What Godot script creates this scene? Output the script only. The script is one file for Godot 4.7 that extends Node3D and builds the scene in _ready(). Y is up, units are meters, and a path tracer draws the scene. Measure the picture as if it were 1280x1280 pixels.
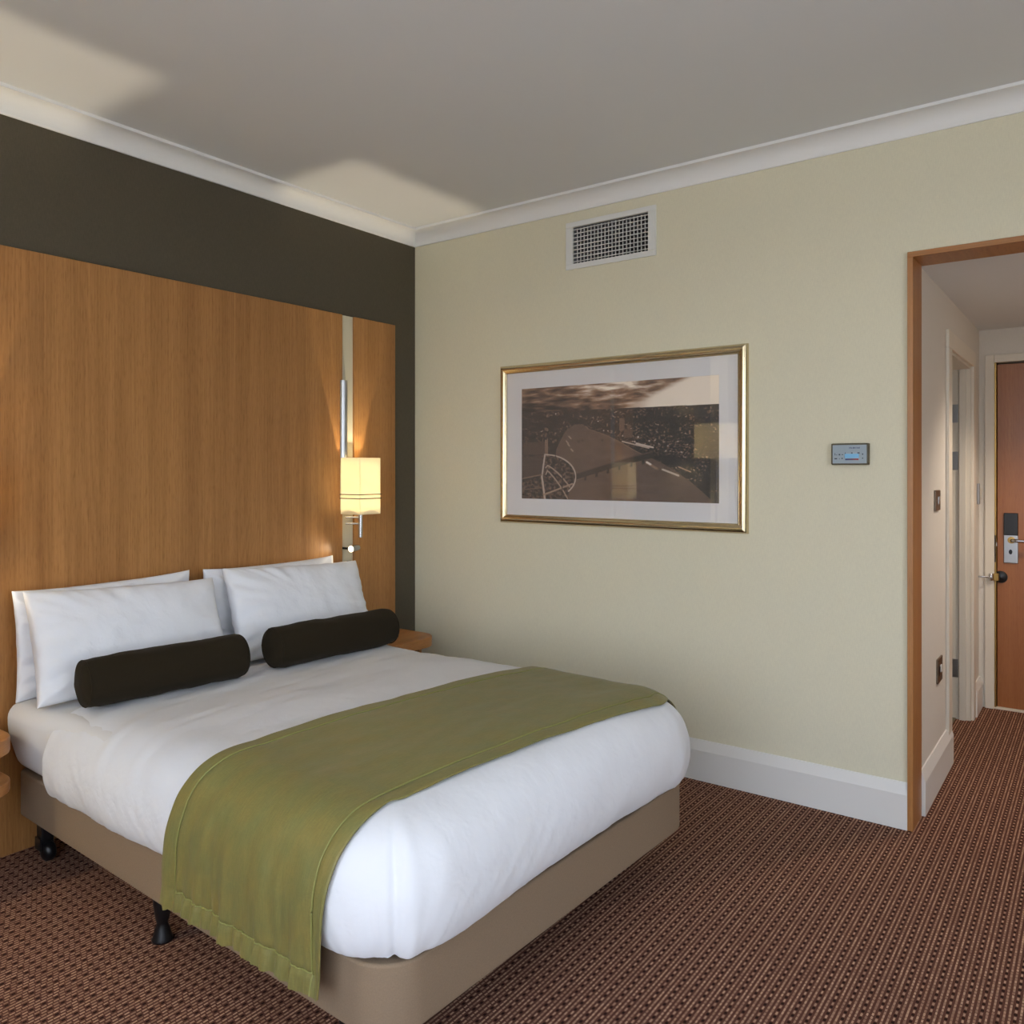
extends Node3D
# A hotel bedroom: corner of the head wall (plane z = 0) and the wallpapered wall (plane x = 0), bed, entrance hall beyond.

const CEIL := 2.82
const HALL_CEIL := 2.262
const BACK_Z := 5.1
const LEFT_X := -4.45
const BED_TURN := -0.0332
const BED_AT := Vector3(-1.449, 0, 0.076)
const BED_W := 1.48
const BED_L := 1.985

var M := {}
var taken := {}
var wrinkle := FastNoiseLite.new()
var fine := FastNoiseLite.new()

func _ready() -> void:
	setup_camera()
	setup_light()
	wrinkle.seed = 11
	wrinkle.frequency = 1.0
	wrinkle.fractal_octaves = 3
	fine.seed = 23
	fine.frequency = 1.0
	fine.fractal_octaves = 2
	make_materials()
	build_room()
	build_hall()
	build_windows()
	build_headboard()
	build_bed()
	build_pillows()
	build_nightstands()
	build_wall_lamps()
	build_picture()
	build_vent()
	build_thermostat()
	build_hall_fittings()
	build_behind_camera()

# ------------------------------------------------------------------ camera, light
func setup_camera() -> void:
	var cam := Camera3D.new()
	cam.name = "camera"
	cam.projection = Camera3D.PROJECTION_FRUSTUM
	cam.near = 0.05
	cam.far = 60.0
	cam.size = 0.05 * 1280.0 / 1008.6
	cam.frustum_offset = Vector2(0, -0.05 * 52.0 / 1008.6)
	add_child(cam)
	var yaw := deg_to_rad(36.36)
	cam.position = Vector3(-3.504, 1.42, 3.292)
	cam.look_at_from_position(cam.position, cam.position + Vector3(cos(yaw), 0, -sin(yaw)), Vector3.UP)
	cam.current = true

func setup_light() -> void:
	var env := Environment.new()
	env.background_mode = Environment.BG_SKY
	var sky := Sky.new()
	var sm := ProceduralSkyMaterial.new()
	sm.sky_top_color = Color(0.84, 0.90, 1.0)
	sm.sky_horizon_color = Color(0.96, 0.975, 1.0)
	sm.sky_curve = 0.2
	sm.ground_bottom_color = Color(0.77, 0.78, 0.80)
	sm.ground_horizon_color = Color(0.83, 0.84, 0.86)
	sm.sun_angle_max = 1.0
	sky.sky_material = sm
	env.sky = sky
	env.background_energy_multiplier = 5.6
	env.tonemap_mode = Environment.TONE_MAPPER_LINEAR
	env.tonemap_exposure = 1.10
	env.sdfgi_enabled = true
	env.ssao_enabled = true
	env.ssil_enabled = true
	var we := WorldEnvironment.new()
	we.name = "environment"
	we.environment = env
	add_child(we)

# ------------------------------------------------------------------ geometry helpers
func geo(v: PackedVector3Array, idx: PackedInt32Array, smooth := true, uv := PackedVector2Array(), orient := true) -> Dictionary:
	var c := Vector3.ZERO
	for p in v: c += p
	c /= maxf(1.0, v.size())
	var vol := 0.0
	for t in range(0, idx.size(), 3):
		var a := v[idx[t]]
		var n := (v[idx[t + 2]] - a).cross(v[idx[t + 1]] - a)
		vol += n.dot((a + v[idx[t + 1]] + v[idx[t + 2]]) / 3.0 - c)
	if orient and vol < 0:
		for t in range(0, idx.size(), 3):
			var k := idx[t + 1]
			idx[t + 1] = idx[t + 2]
			idx[t + 2] = k
	var out_v := PackedVector3Array()
	var out_n := PackedVector3Array()
	var out_i := PackedInt32Array()
	var out_uv := PackedVector2Array()
	if smooth:
		out_n.resize(v.size())
		for t in range(0, idx.size(), 3):
			var a := v[idx[t]]
			var n := (v[idx[t + 2]] - a).cross(v[idx[t + 1]] - a)
			for k in 3: out_n[idx[t + k]] += n
		for k in v.size():
			out_n[k] = out_n[k].normalized() if out_n[k].length_squared() > 1e-20 else Vector3.UP
		out_v = v
		out_i = idx
		out_uv = uv
	else:
		for t in range(0, idx.size(), 3):
			var a := v[idx[t]]
			var n := (v[idx[t + 2]] - a).cross(v[idx[t + 1]] - a)
			if n.length_squared() < 1e-18:
				continue
			n = n.normalized()
			for k in 3:
				out_i.append(out_v.size())
				out_v.append(v[idx[t + k]])
				out_n.append(n)
				if uv.size(): out_uv.append(uv[idx[t + k]])
	return {"v": out_v, "n": out_n, "i": out_i, "uv": out_uv}

func moved(g: Dictionary, t: Transform3D) -> Dictionary:
	var v := PackedVector3Array()
	var n := PackedVector3Array()
	var nb := t.basis.inverse().transposed()
	for p in g.v: v.append(t * p)
	for p in g.n: n.append((nb * p).normalized())
	return {"v": v, "n": n, "i": g.i, "uv": g.uv}

func at(g: Dictionary, p: Vector3) -> Dictionary:
	return moved(g, Transform3D(Basis(), p))

func merged(list: Array) -> Dictionary:
	var v := PackedVector3Array()
	var n := PackedVector3Array()
	var i := PackedInt32Array()
	for g in list:
		var first := v.size()
		v.append_array(g.v)
		n.append_array(g.n)
		for k in g.i: i.append(first + k)
	return {"v": v, "n": n, "i": i, "uv": PackedVector2Array()}

func to_mesh(g: Dictionary) -> ArrayMesh:
	var a := []
	a.resize(Mesh.ARRAY_MAX)
	a[Mesh.ARRAY_VERTEX] = g.v
	a[Mesh.ARRAY_NORMAL] = g.n
	a[Mesh.ARRAY_INDEX] = g.i
	if g.uv.size() == g.v.size(): a[Mesh.ARRAY_TEX_UV] = g.uv
	var m := ArrayMesh.new()
	m.add_surface_from_arrays(Mesh.PRIMITIVE_TRIANGLES, a)
	return m

# rounded box: every edge carries a small round of radius r
func rbox(size: Vector3, r: float, seg := 1) -> Dictionary:
	var v := PackedVector3Array()
	var n := PackedVector3Array()
	var idx := PackedInt32Array()
	var h := size / 2.0
	r = minf(r, minf(h.x, minf(h.y, h.z)) * 0.98)
	for axis in 3:
		var a1 := (axis + 1) % 3
		var a2 := (axis + 2) % 3
		var l1 := lines_of(h[a1], r, seg)
		var l2 := lines_of(h[a2], r, seg)
		for s in [-1.0, 1.0]:
			var first := v.size()
			for p1 in l1:
				for p2 in l2:
					var p := Vector3.ZERO
					p[axis] = s * h[axis]
					p[a1] = p1
					p[a2] = p2
					var core := Vector3(clampf(p.x, -h.x + r, h.x - r), clampf(p.y, -h.y + r, h.y - r), clampf(p.z, -h.z + r, h.z - r))
					var d := (p - core).normalized()
					v.append(core + d * r)
					n.append(d)
			var w := l2.size()
			for i in l1.size() - 1:
				for j in w - 1:
					var q := first + i * w + j
					var tri := [q, q + 1, q + w, q + 1, q + w + 1, q + w]
					if s > 0: tri = [q, q + w, q + 1, q + 1, q + w, q + w + 1]
					# clockwise fronts
					idx.append_array(PackedInt32Array([tri[0], tri[2], tri[1], tri[3], tri[5], tri[4]]))
	return {"v": v, "n": n, "i": idx, "uv": PackedVector2Array()}

func lines_of(h: float, r: float, seg: int) -> Array:
	var out := []
	for k in seg + 1: out.append(-h + r - r * tan((1.0 - float(k) / seg) * PI / 4))
	for k in seg + 1: out.append(h - r + r * tan(float(k) / seg * PI / 4))
	return out

func box(lo: Vector3, hi: Vector3, r := 0.0) -> Dictionary:
	return at(rbox(hi - lo, maxf(r, 0.0004)), (lo + hi) / 2.0)

# surface of revolution about y, profile of (radius, y)
func lathe(profile: Array, seg := 24) -> Dictionary:
	var v := PackedVector3Array()
	var idx := PackedInt32Array()
	for p in profile:
		for k in seg:
			var a := TAU * k / seg
			v.append(Vector3(cos(a) * p.x, p.y, sin(a) * p.x))
	for i in profile.size() - 1:
		for k in seg:
			var a := i * seg + k
			var b := i * seg + (k + 1) % seg
			idx.append_array(PackedInt32Array([a, b, a + seg, b, b + seg, a + seg]))
	return geo(v, idx)

func cyl(r: float, length: float, bevel := 0.001, seg := 24) -> Dictionary:
	var h := length / 2
	return lathe([Vector2(0.0001, -h), Vector2(r - bevel, -h), Vector2(r - bevel * 0.3, -h + bevel * 0.3), Vector2(r, -h + bevel), Vector2(r, h - bevel), Vector2(r - bevel * 0.3, h - bevel * 0.3), Vector2(r - bevel, h), Vector2(0.0001, h)], seg)

func tube(path: Array, r: float, seg := 10) -> Dictionary:
	var v := PackedVector3Array()
	var idx := PackedInt32Array()
	for i in path.size():
		var d: Vector3 = (path[mini(i + 1, path.size() - 1)] - path[maxi(i - 1, 0)]).normalized()
		var s := d.cross(Vector3.UP)
		if s.length() < 0.05: s = d.cross(Vector3.RIGHT)
		s = s.normalized()
		var u := s.cross(d).normalized()
		for k in seg:
			var a := TAU * k / seg
			v.append(path[i] + (s * cos(a) + u * sin(a)) * r)
	for i in path.size() - 1:
		for k in seg:
			var a := i * seg + k
			var b := i * seg + (k + 1) % seg
			idx.append_array(PackedInt32Array([a, b, a + seg, b, b + seg, a + seg]))
	for e in [0, path.size() - 1]:
		v.append(path[e])
		for k in seg:
			var a: int = e * seg + k
			var b: int = e * seg + (k + 1) % seg
			idx.append_array(PackedInt32Array([v.size() - 1, a, b] if e > 0 else [v.size() - 1, b, a]))
	return geo(v, idx)

# a flat outline in x-z pulled from y0 up to y1, with a small rounded edge
func slab(outline: PackedVector2Array, y0: float, y1: float, b := 0.004) -> Dictionary:
	var list := []
	var n := outline.size()
	var c := Vector2.ZERO
	for p in outline: c += p
	c /= n
	var rings := [[b, y0], [b * 0.3, y0 + b * 0.3], [0.0, y0 + b], [0.0, y1 - b], [b * 0.3, y1 - b * 0.3], [b, y1]]
	var v := PackedVector3Array()
	var idx := PackedInt32Array()
	for r in rings:
		for k in n:
			var d: Vector2 = (outline[k] - c).normalized() * r[0]
			v.append(Vector3(outline[k].x - d.x, r[1], outline[k].y - d.y))
	for i in rings.size() - 1:
		for k in n:
			var a := i * n + k
			var q := i * n + (k + 1) % n
			idx.append_array(PackedInt32Array([a, q, a + n, q, q + n, a + n]))
	var side := geo(v, idx)
	list.append(side)
	for e in [0, rings.size() - 1]:
		var fv := PackedVector3Array()
		var fi := PackedInt32Array()
		for k in n: fv.append(v[e * n + k])
		var tris := Geometry2D.triangulate_polygon(outline)
		var up := Vector3.UP if e > 0 else Vector3.DOWN
		for t in range(0, tris.size(), 3):
			var a := fv[tris[t]]
			var nn := (fv[tris[t + 2]] - a).cross(fv[tris[t + 1]] - a)
			fi.append_array(PackedInt32Array([tris[t], tris[t + 1], tris[t + 2]] if nn.dot(up) > 0 else [tris[t], tris[t + 2], tris[t + 1]]))
		var fn := PackedVector3Array()
		for k in n: fn.append(up)
		list.append({"v": fv, "n": fn, "i": fi, "uv": PackedVector2Array()})
	return merged(list)

# profile of (out from the wall, height) run from a to b; n points into the room; mitres shorten (+) or lengthen (-) the ends with out
func run(profile: Array, a: Vector3, b: Vector3, n: Vector3, mitre_a := 0.0, mitre_b := 0.0, smooth_from := -1, smooth_to := -1) -> Dictionary:
	var d := (b - a).normalized()
	var list := []
	var p0 := []
	var p1 := []
	for p in profile:
		p0.append(a + n * p.x + Vector3.UP * p.y + d * p.x * mitre_a)
		p1.append(b + n * p.x + Vector3.UP * p.y - d * p.x * mitre_b)
	var v := PackedVector3Array()
	var idx := PackedInt32Array()
	var k := p0.size()
	for p in p0: v.append(p)
	for p in p1: v.append(p)
	for i in k:
		var j := (i + 1) % k
		idx.append_array(PackedInt32Array([i, j, k + i, j, k + j, k + i]))
	var outline := PackedVector2Array()
	for p in profile: outline.append(Vector2(p.x, p.y))
	var tris := Geometry2D.triangulate_polygon(outline)
	for t in range(0, tris.size(), 3):
		idx.append_array(PackedInt32Array([tris[t], tris[t + 1], tris[t + 2], k + tris[t], k + tris[t + 2], k + tris[t + 1]]))
	return geo(v, idx, false)

# wall with rectangular holes: u along, y up, room side at origin plane, thick away from the room
func wall(origin: Vector3, u: Vector3, w: float, h: float, back: Vector3, holes: Array) -> Dictionary:
	var us := [0.0, w]
	var ys := [0.0, h]
	for r in holes:
		for q in [r.position.x, r.end.x]:
			if not us.has(q): us.append(q)
		for q in [r.position.y, r.end.y]:
			if not ys.has(q): ys.append(q)
	us.sort()
	ys.sort()
	var list := []
	var solid := func(i: int, j: int) -> bool:
		if i < 0 or j < 0 or i >= us.size() - 1 or j >= ys.size() - 1: return false
		var c := Vector2((us[i] + us[i + 1]) / 2, (ys[j] + ys[j + 1]) / 2)
		for r in holes:
			if r.has_point(c): return false
		return true
	for i in us.size() - 1:
		for j in ys.size() - 1:
			if not solid.call(i, j): continue
			var a: Vector3 = origin + u * us[i] + Vector3.UP * ys[j]
			var b: Vector3 = origin + u * us[i + 1] + Vector3.UP * ys[j]
			var c: Vector3 = origin + u * us[i + 1] + Vector3.UP * ys[j + 1]
			var d: Vector3 = origin + u * us[i] + Vector3.UP * ys[j + 1]
			list.append(quad(a, b, c, d, -back))
			list.append(quad(a + back, b + back, c + back, d + back, back))
			if not solid.call(i - 1, j): list.append(quad(a, d, d + back, a + back, -u))
			if not solid.call(i + 1, j): list.append(quad(b, c, c + back, b + back, u))
			if not solid.call(i, j - 1): list.append(quad(a, b, b + back, a + back, Vector3.DOWN))
			if not solid.call(i, j + 1): list.append(quad(d, c, c + back, d + back, Vector3.UP))
	return merged(list)

func quad(a: Vector3, b: Vector3, c: Vector3, d: Vector3, n: Vector3) -> Dictionary:
	n = n.normalized()
	var idx := PackedInt32Array([0, 1, 2, 0, 2, 3])
	if (c - a).cross(b - a).dot(n) < 0: idx = PackedInt32Array([0, 2, 1, 0, 3, 2])
	return {"v": PackedVector3Array([a, b, c, d]), "n": PackedVector3Array([n, n, n, n]), "i": idx, "uv": PackedVector2Array([Vector2(0, 1), Vector2(1, 1), Vector2(1, 0), Vector2(0, 0)])}

func sheet(rows: Array, uvs := []) -> Dictionary:
	var v := PackedVector3Array()
	var uv := PackedVector2Array()
	var idx := PackedInt32Array()
	var w: int = rows[0].size()
	for i in rows.size():
		for j in w:
			v.append(rows[i][j])
			if uvs.size(): uv.append(uvs[i][j])
	for i in rows.size() - 1:
		for j in w - 1:
			var q := i * w + j
			idx.append_array(PackedInt32Array([q, q + 1, q + w, q + 1, q + w + 1, q + w]))
	return geo(v, idx, true, uv)

# ------------------------------------------------------------------ nodes
func numbered(called: String) -> String:
	if not taken.has(called):
		taken[called] = 0
		return called
	taken[called] += 1
	return "%s_%03d" % [called, taken[called]]

func thing(called: String, label: String, category: String, where := Vector3.ZERO, turn := 0.0, group := "") -> Node3D:
	var o := Node3D.new()
	o.name = numbered(called)
	add_child(o)
	o.position = where
	o.rotation.y = turn
	tag(o, label, category, group)
	return o

func tag(o: Node, label: String, category: String, group := "") -> void:
	o.set_meta("label", label)
	o.set_meta("category", category)
	if group: o.set_meta("group", group)

func part(called: String, g: Dictionary, m: Material, parent: Node) -> MeshInstance3D:
	return part_mesh(called, to_mesh(g), m, parent)

func part_mesh(called: String, mesh: Mesh, m: Material, parent: Node) -> MeshInstance3D:
	var o := MeshInstance3D.new()
	o.name = called
	o.mesh = mesh
	o.material_override = m
	parent.add_child(o, true)
	return o

func struct(called: String, g: Dictionary, m: Material, label: String, category: String) -> MeshInstance3D:
	var o := MeshInstance3D.new()
	o.name = numbered(called)
	o.mesh = to_mesh(g)
	o.material_override = m
	add_child(o)
	o.set_meta("kind", "structure")
	tag(o, label, category)
	return o

# ------------------------------------------------------------------ materials
func rgb8(r: float, g: float, b: float) -> Color:
	return Color(r / 255.0, g / 255.0, b / 255.0)

func mat(c: Color, rough := 0.6, metal := 0.0) -> StandardMaterial3D:
	var m := StandardMaterial3D.new()
	m.albedo_color = c
	m.roughness = rough
	m.metallic = metal
	return m

func tex(im: Image) -> ImageTexture:
	return ImageTexture.create_from_image(im)

func triplanar(m: StandardMaterial3D, t: Texture2D, scale: Vector3, world := true) -> StandardMaterial3D:
	m.albedo_texture = t
	m.uv1_triplanar = true
	m.uv1_world_triplanar = world
	m.uv1_scale = scale
	m.uv1_triplanar_sharpness = 8.0
	return m

func make_materials() -> void:
	M.ceiling = mat(rgb8(224, 226, 227), 0.95)
	M.cornice = mat(rgb8(236, 236, 234), 0.6)
	M.gloss_white = mat(rgb8(228, 226, 220), 0.45)
	M.dark_paper = triplanar(mat(Color.WHITE, 0.85), tex(paper(Color(0.325, 0.295, 0.235), 0.06, 5)), Vector3(1.6, 1.6, 1.6))
	M.cream_paper = triplanar(mat(Color.WHITE, 0.8), tex(paper(Color(0.870, 0.848, 0.748), 0.02, 6)), Vector3(1.6, 1.6, 1.6))
	M.hall_paper = triplanar(mat(Color.WHITE, 0.8), tex(paper(Color(0.865, 0.842, 0.80), 0.012, 7)), Vector3(1.6, 1.6, 1.6))
	var oak := wood(Color(0.70, 0.505, 0.295), Color(0.53, 0.355, 0.188), 31, false)
	M.oak = triplanar(mat(Color.WHITE, 0.38), tex(oak), Vector3(0.8, 0.38, 0.8))
	M.oak.metallic_specular = 0.45
	var oak2 := wood(Color(0.78, 0.56, 0.34), Color(0.62, 0.41, 0.22), 37, true)
	M.oak_flat = triplanar(mat(Color.WHITE, 0.35), tex(oak2), Vector3(0.5, 1.2, 1.2))
	M.oak_trim = triplanar(mat(Color.WHITE, 0.4), tex(wood(Color(0.74, 0.52, 0.30), Color(0.59, 0.385, 0.20), 41, false)), Vector3(1.6, 0.4, 1.6))
	M.oak_trim_level = triplanar(mat(Color.WHITE, 0.4), tex(wood(Color(0.74, 0.52, 0.30), Color(0.59, 0.385, 0.20), 41, true)), Vector3(0.4, 1.6, 0.4))
	M.door = triplanar(mat(Color.WHITE, 0.35), tex(wood(Color(0.66, 0.43, 0.25), Color(0.57, 0.345, 0.185), 43, false)), Vector3(0.9, 0.4, 0.9))
	M.strip = mat(rgb8(196, 190, 166), 0.55)
	M.carpet = triplanar(mat(Color.WHITE, 0.95), null, Vector3(1.0 / 0.504, 1.0 / 0.504, 1.0 / 0.504))
	M.carpet.metallic_specular = 0.2
	var cp := carpet()
	M.carpet.albedo_texture = tex(cp[0])
	M.carpet.heightmap_enabled = true
	M.carpet.heightmap_scale = 0.35
	M.carpet.heightmap_texture = tex(cp[1])
	M.linen = mat(rgb8(226, 227, 229), 0.85)
	M.linen.heightmap_enabled = true
	M.linen.heightmap_scale = 0.2
	M.linen.heightmap_texture = cloth_noise(3, 0.012)
	M.linen.uv1_triplanar = true
	M.linen.uv1_scale = Vector3(1.5, 1.5, 1.5)
	M.sheet = mat(rgb8(222, 221, 219), 0.85)
	M.pillow = mat(rgb8(232, 234, 238), 0.8)
	M.pillow.heightmap_enabled = true
	M.pillow.heightmap_scale = 0.25
	M.pillow.heightmap_texture = cloth_noise(9, 0.01)
	M.pillow.uv1_triplanar = true
	M.pillow.uv1_scale = Vector3(2.2, 2.2, 2.2)
	M.base_cloth = triplanar(mat(Color.WHITE, 0.9), tex(weave(Color(0.545, 0.462, 0.370), 0.05, 15)), Vector3(4, 4, 4), false)
	M.velvet = mat(rgb8(42, 36, 26), 0.9)
	M.velvet.rim_enabled = true
	M.velvet.rim = 0.7
	M.velvet.rim_tint = 0.7
	M.velvet.metallic_specular = 0.1
	M.runner = mat(Color.WHITE, 0.55)
	M.runner.albedo_texture = tex(slub(Color(0.485, 0.455, 0.24), 17))
	M.runner.uv1_scale = Vector3(1.6, 1.6, 1.6)
	M.runner.rim_enabled = true
	M.runner.rim = 0.15
	M.runner.rim_tint = 0.8
	M.runner_seam = mat(rgb8(140, 140, 78), 0.55)
	M.black_plastic = mat(rgb8(17, 17, 19), 0.35)
	M.chrome = mat(rgb8(196, 198, 202), 0.26, 1.0)
	M.steel = mat(rgb8(168, 170, 172), 0.32, 1.0)
	M.shade = mat(rgb8(240, 228, 196), 0.9)
	M.shade.backlight_enabled = true
	M.shade.backlight = Color(0.80, 0.79, 0.74)
	M.shade_band = mat(rgb8(46, 38, 28), 0.6)
	M.bulb = mat(rgb8(255, 240, 210), 0.4)
	M.bulb.emission_enabled = true
	M.bulb.emission = Color(1.0, 0.86, 0.62)
	M.bulb.emission_energy_multiplier = 3.0
	M.frame = mat(rgb8(212, 196, 162), 0.24, 1.0)
	M.mat_board = mat(rgb8(226, 224, 224), 0.8)
	M.glass = mat(Color(1, 1, 1, 0.02), 0.02)
	M.glass.transparency = BaseMaterial3D.TRANSPARENCY_ALPHA
	M.print = mat(Color.WHITE, 0.6)
	M.print.albedo_texture = tex(city_print())
	M.vent = mat(rgb8(226, 226, 221), 0.5)
	M.duct = mat(rgb8(128, 130, 132), 0.55)
	M.backing = mat(rgb8(120, 96, 70), 0.9)
	M.case = mat(rgb8(84, 78, 58), 0.5)
	M.panel = mat(Color.WHITE, 0.4)
	M.panel.albedo_texture = tex(control_panel())
	M.lcd = mat(rgb8(60, 80, 90), 0.2)
	M.lcd.emission_enabled = true
	M.lcd.emission = Color(0.45, 0.72, 0.90)
	M.lcd.emission_energy_multiplier = 0.45
	M.brushed = mat(rgb8(118, 106, 92), 0.42, 0.9)
	M.dark_metal = mat(rgb8(64, 52, 44), 0.45, 0.8)
	M.white_paint = mat(rgb8(222, 214, 198), 0.45)
	M.olive = mat(rgb8(112, 108, 40), 0.85)
	M.tiles = mat(rgb8(96, 88, 58), 0.4)
	M.brass = mat(rgb8(170, 140, 84), 0.35, 1.0)
	M.lamp_lens = mat(rgb8(255, 244, 225), 0.3)
	M.lamp_lens.emission_enabled = true
	M.lamp_lens.emission = Color(1.0, 0.94, 0.8)
	M.lamp_lens.emission_energy_multiplier = 2.5

func paper(c: Color, amount: float, s: int) -> Image:
	var n := 512
	var im := Image.create(n, n, false, Image.FORMAT_RGB8)
	var a := FastNoiseLite.new()
	a.seed = s
	a.frequency = 1.0
	var b := FastNoiseLite.new()
	b.seed = s + 50
	b.frequency = 1.0
	for y in n:
		for x in n:
			# woven look: broken upright threads and short cross threads
			var t := a.get_noise_2d(x * 0.42, y * 0.035) * 0.7 + b.get_noise_2d(x * 0.05, y * 0.5) * 0.45 + b.get_noise_2d(x * 0.015, y * 0.006) * 0.12
			var k := 1.0 + t * amount * 2.0
			im.set_pixel(x, y, Color(c.r * k, c.g * k, c.b * k))
	return im

func weave(c: Color, amount: float, s: int) -> Image:
	var n := 256
	var im := Image.create(n, n, false, Image.FORMAT_RGB8)
	var a := FastNoiseLite.new()
	a.seed = s
	a.frequency = 1.0
	for y in n:
		for x in n:
			var t := a.get_noise_2d(x * 0.9, y * 0.12) * 0.5 + a.get_noise_2d(x * 0.12 + 900.0, y * 0.9) * 0.5
			var k := 1.0 + t * amount * 2.0
			im.set_pixel(x, y, Color(c.r * k, c.g * k, c.b * k))
	return im

func slub(c: Color, s: int) -> Image:
	var n := 512
	var im := Image.create(n, n, false, Image.FORMAT_RGB8)
	var a := FastNoiseLite.new()
	a.seed = s
	a.frequency = 1.0
	for y in n:
		for x in n:
			var t := a.get_noise_2d(x * 0.03, y * 0.8) * 0.8 + a.get_noise_2d(x * 0.7 + 400.0, y * 0.05) * 0.35
			var k := 1.0 + t * 0.14
			var hue := a.get_noise_2d(x * 0.01 + 77.0, y * 0.012) * 0.03
			im.set_pixel(x, y, Color(c.r * k + hue, c.g * k, c.b * k - hue * 0.5))
	return im

func wood(light: Color, dark: Color, s: int, level: bool) -> Image:
	var w := 512
	var h := 1024
	var im := Image.create(h if level else w, w if level else h, false, Image.FORMAT_RGB8)
	var a := FastNoiseLite.new()
	a.seed = s
	a.frequency = 1.0
	a.fractal_octaves = 2
	for y in h:
		var fy := float(y) / h
		for x in w:
			var fx := float(x) / w
			# growth rings cut at a slant give the long arches, pores the short streaks; a narrow pale line where two leaves of veneer meet
			var bend := a.get_noise_2d(fx * 3.0, fy * 1.1) * 0.9
			var ring := fposmod((fx * 2.0 + bend) * 9.0, 1.0)
			ring = 1.0 - absf(ring * 2.0 - 1.0)
			var fibre := a.get_noise_2d(fx * 150.0, fy * 4.0)
			var pore := maxf(0.0, a.get_noise_2d(fx * 300.0 + 90.0, fy * 30.0) - 0.2)
			var leaf := floorf(fx * 3.0)
			var broad := a.get_noise_2d(fx * 9.0 + 7.0, fy * 0.4) * 0.30 + a.get_noise_2d(leaf * 17.0, 3.0) * 0.25
			var figure := smoothstep(0.1, 0.5, a.get_noise_2d(fx * 4.0 + 50.0, fy * 0.8) + 0.25)
			var t := clampf(0.42 + (ring - 0.5) * 0.20 * figure + fibre * 0.26 + broad + pore * 0.8, 0.0, 1.0)
			if fposmod(fx * 3.0, 1.0) < 0.012: t = clampf(t - 0.35 * smoothstep(0.5, 0.2, fy), 0.0, 1.0)
			var c := light.lerp(dark, t)
			if level: im.set_pixel(y, x, c)
			else: im.set_pixel(x, y, c)
	return im

func carpet() -> Array:
	# 16 repeats of 31.5 mm along x, 14 of 36 mm along z; three ribs to a repeat: two of dashes, one of dots and dashes
	var n := 1024
	var im := Image.create(n, n, false, Image.FORMAT_RGB8)
	var hm := Image.create(n, n, false, Image.FORMAT_L8)
	var rng := RandomNumberGenerator.new()
	rng.seed = 5
	var ground := Color(0.385, 0.252, 0.205)
	var bright := Color(0.79, 0.635, 0.525)
	var dark := Color(0.19, 0.125, 0.10)
	var ribs := 42
	var cells := []
	for r in ribs:
		var row := []
		for k in 32: row.append(rng.randf())
		cells.append(row)
	var grain := PackedFloat32Array()
	for k in n * n: grain.append(rng.randf())
	for y in n:
		var ry := float(y) / n * ribs
		var rib := int(ry)
		var across := absf(fposmod(ry, 1.0) - 0.5) * 2.0
		for x in n:
			var px := float(x) / n * 32.0
			var shift := 0.0 if rib % 3 == 0 else (0.35 if rib % 3 == 1 else 0.8)
			var q := fposmod(px + shift, 32.0)
			var cell := int(q)
			var along := absf(fposmod(q, 1.0) - 0.5) * 2.0
			var rnd: float = cells[rib][cell]
			var c := ground
			var h := 0.25
			var g := (grain[y * n + x] - 0.5) * 0.16
			var body := across < 0.42 + rnd * 0.10
			if rib % 3 == 0:
				if cell % 2 == 0:
					if along < 0.60 and across < 0.62:
						c = dark
						h = 0.05
				elif body and along < 0.82:
					c = bright.lerp(ground, 0.05 + rnd * 0.35)
					h = 0.8
			elif body and along < 0.74 + fposmod(rnd * 7.0, 1.0) * 0.22:
				c = bright.lerp(ground, 0.0 + rnd * 0.5)
				h = 0.8 + rnd * 0.2
			im.set_pixel(x, y, Color(c.r * (1.0 + g), c.g * (1.0 + g), c.b * (1.0 + g)))
			h = clampf(h + g * 0.5, 0, 1)
			hm.set_pixel(x, y, Color(h, h, h))
	return [im, hm]

func cloth_noise(s: int, freq: float) -> Texture2D:
	var n := 512
	var a := FastNoiseLite.new()
	a.seed = s
	a.frequency = freq
	a.fractal_octaves = 3
	a.domain_warp_enabled = true
	a.domain_warp_amplitude = 40.0
	a.domain_warp_frequency = 0.01
	return tex(a.get_seamless_image(n, n))

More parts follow.
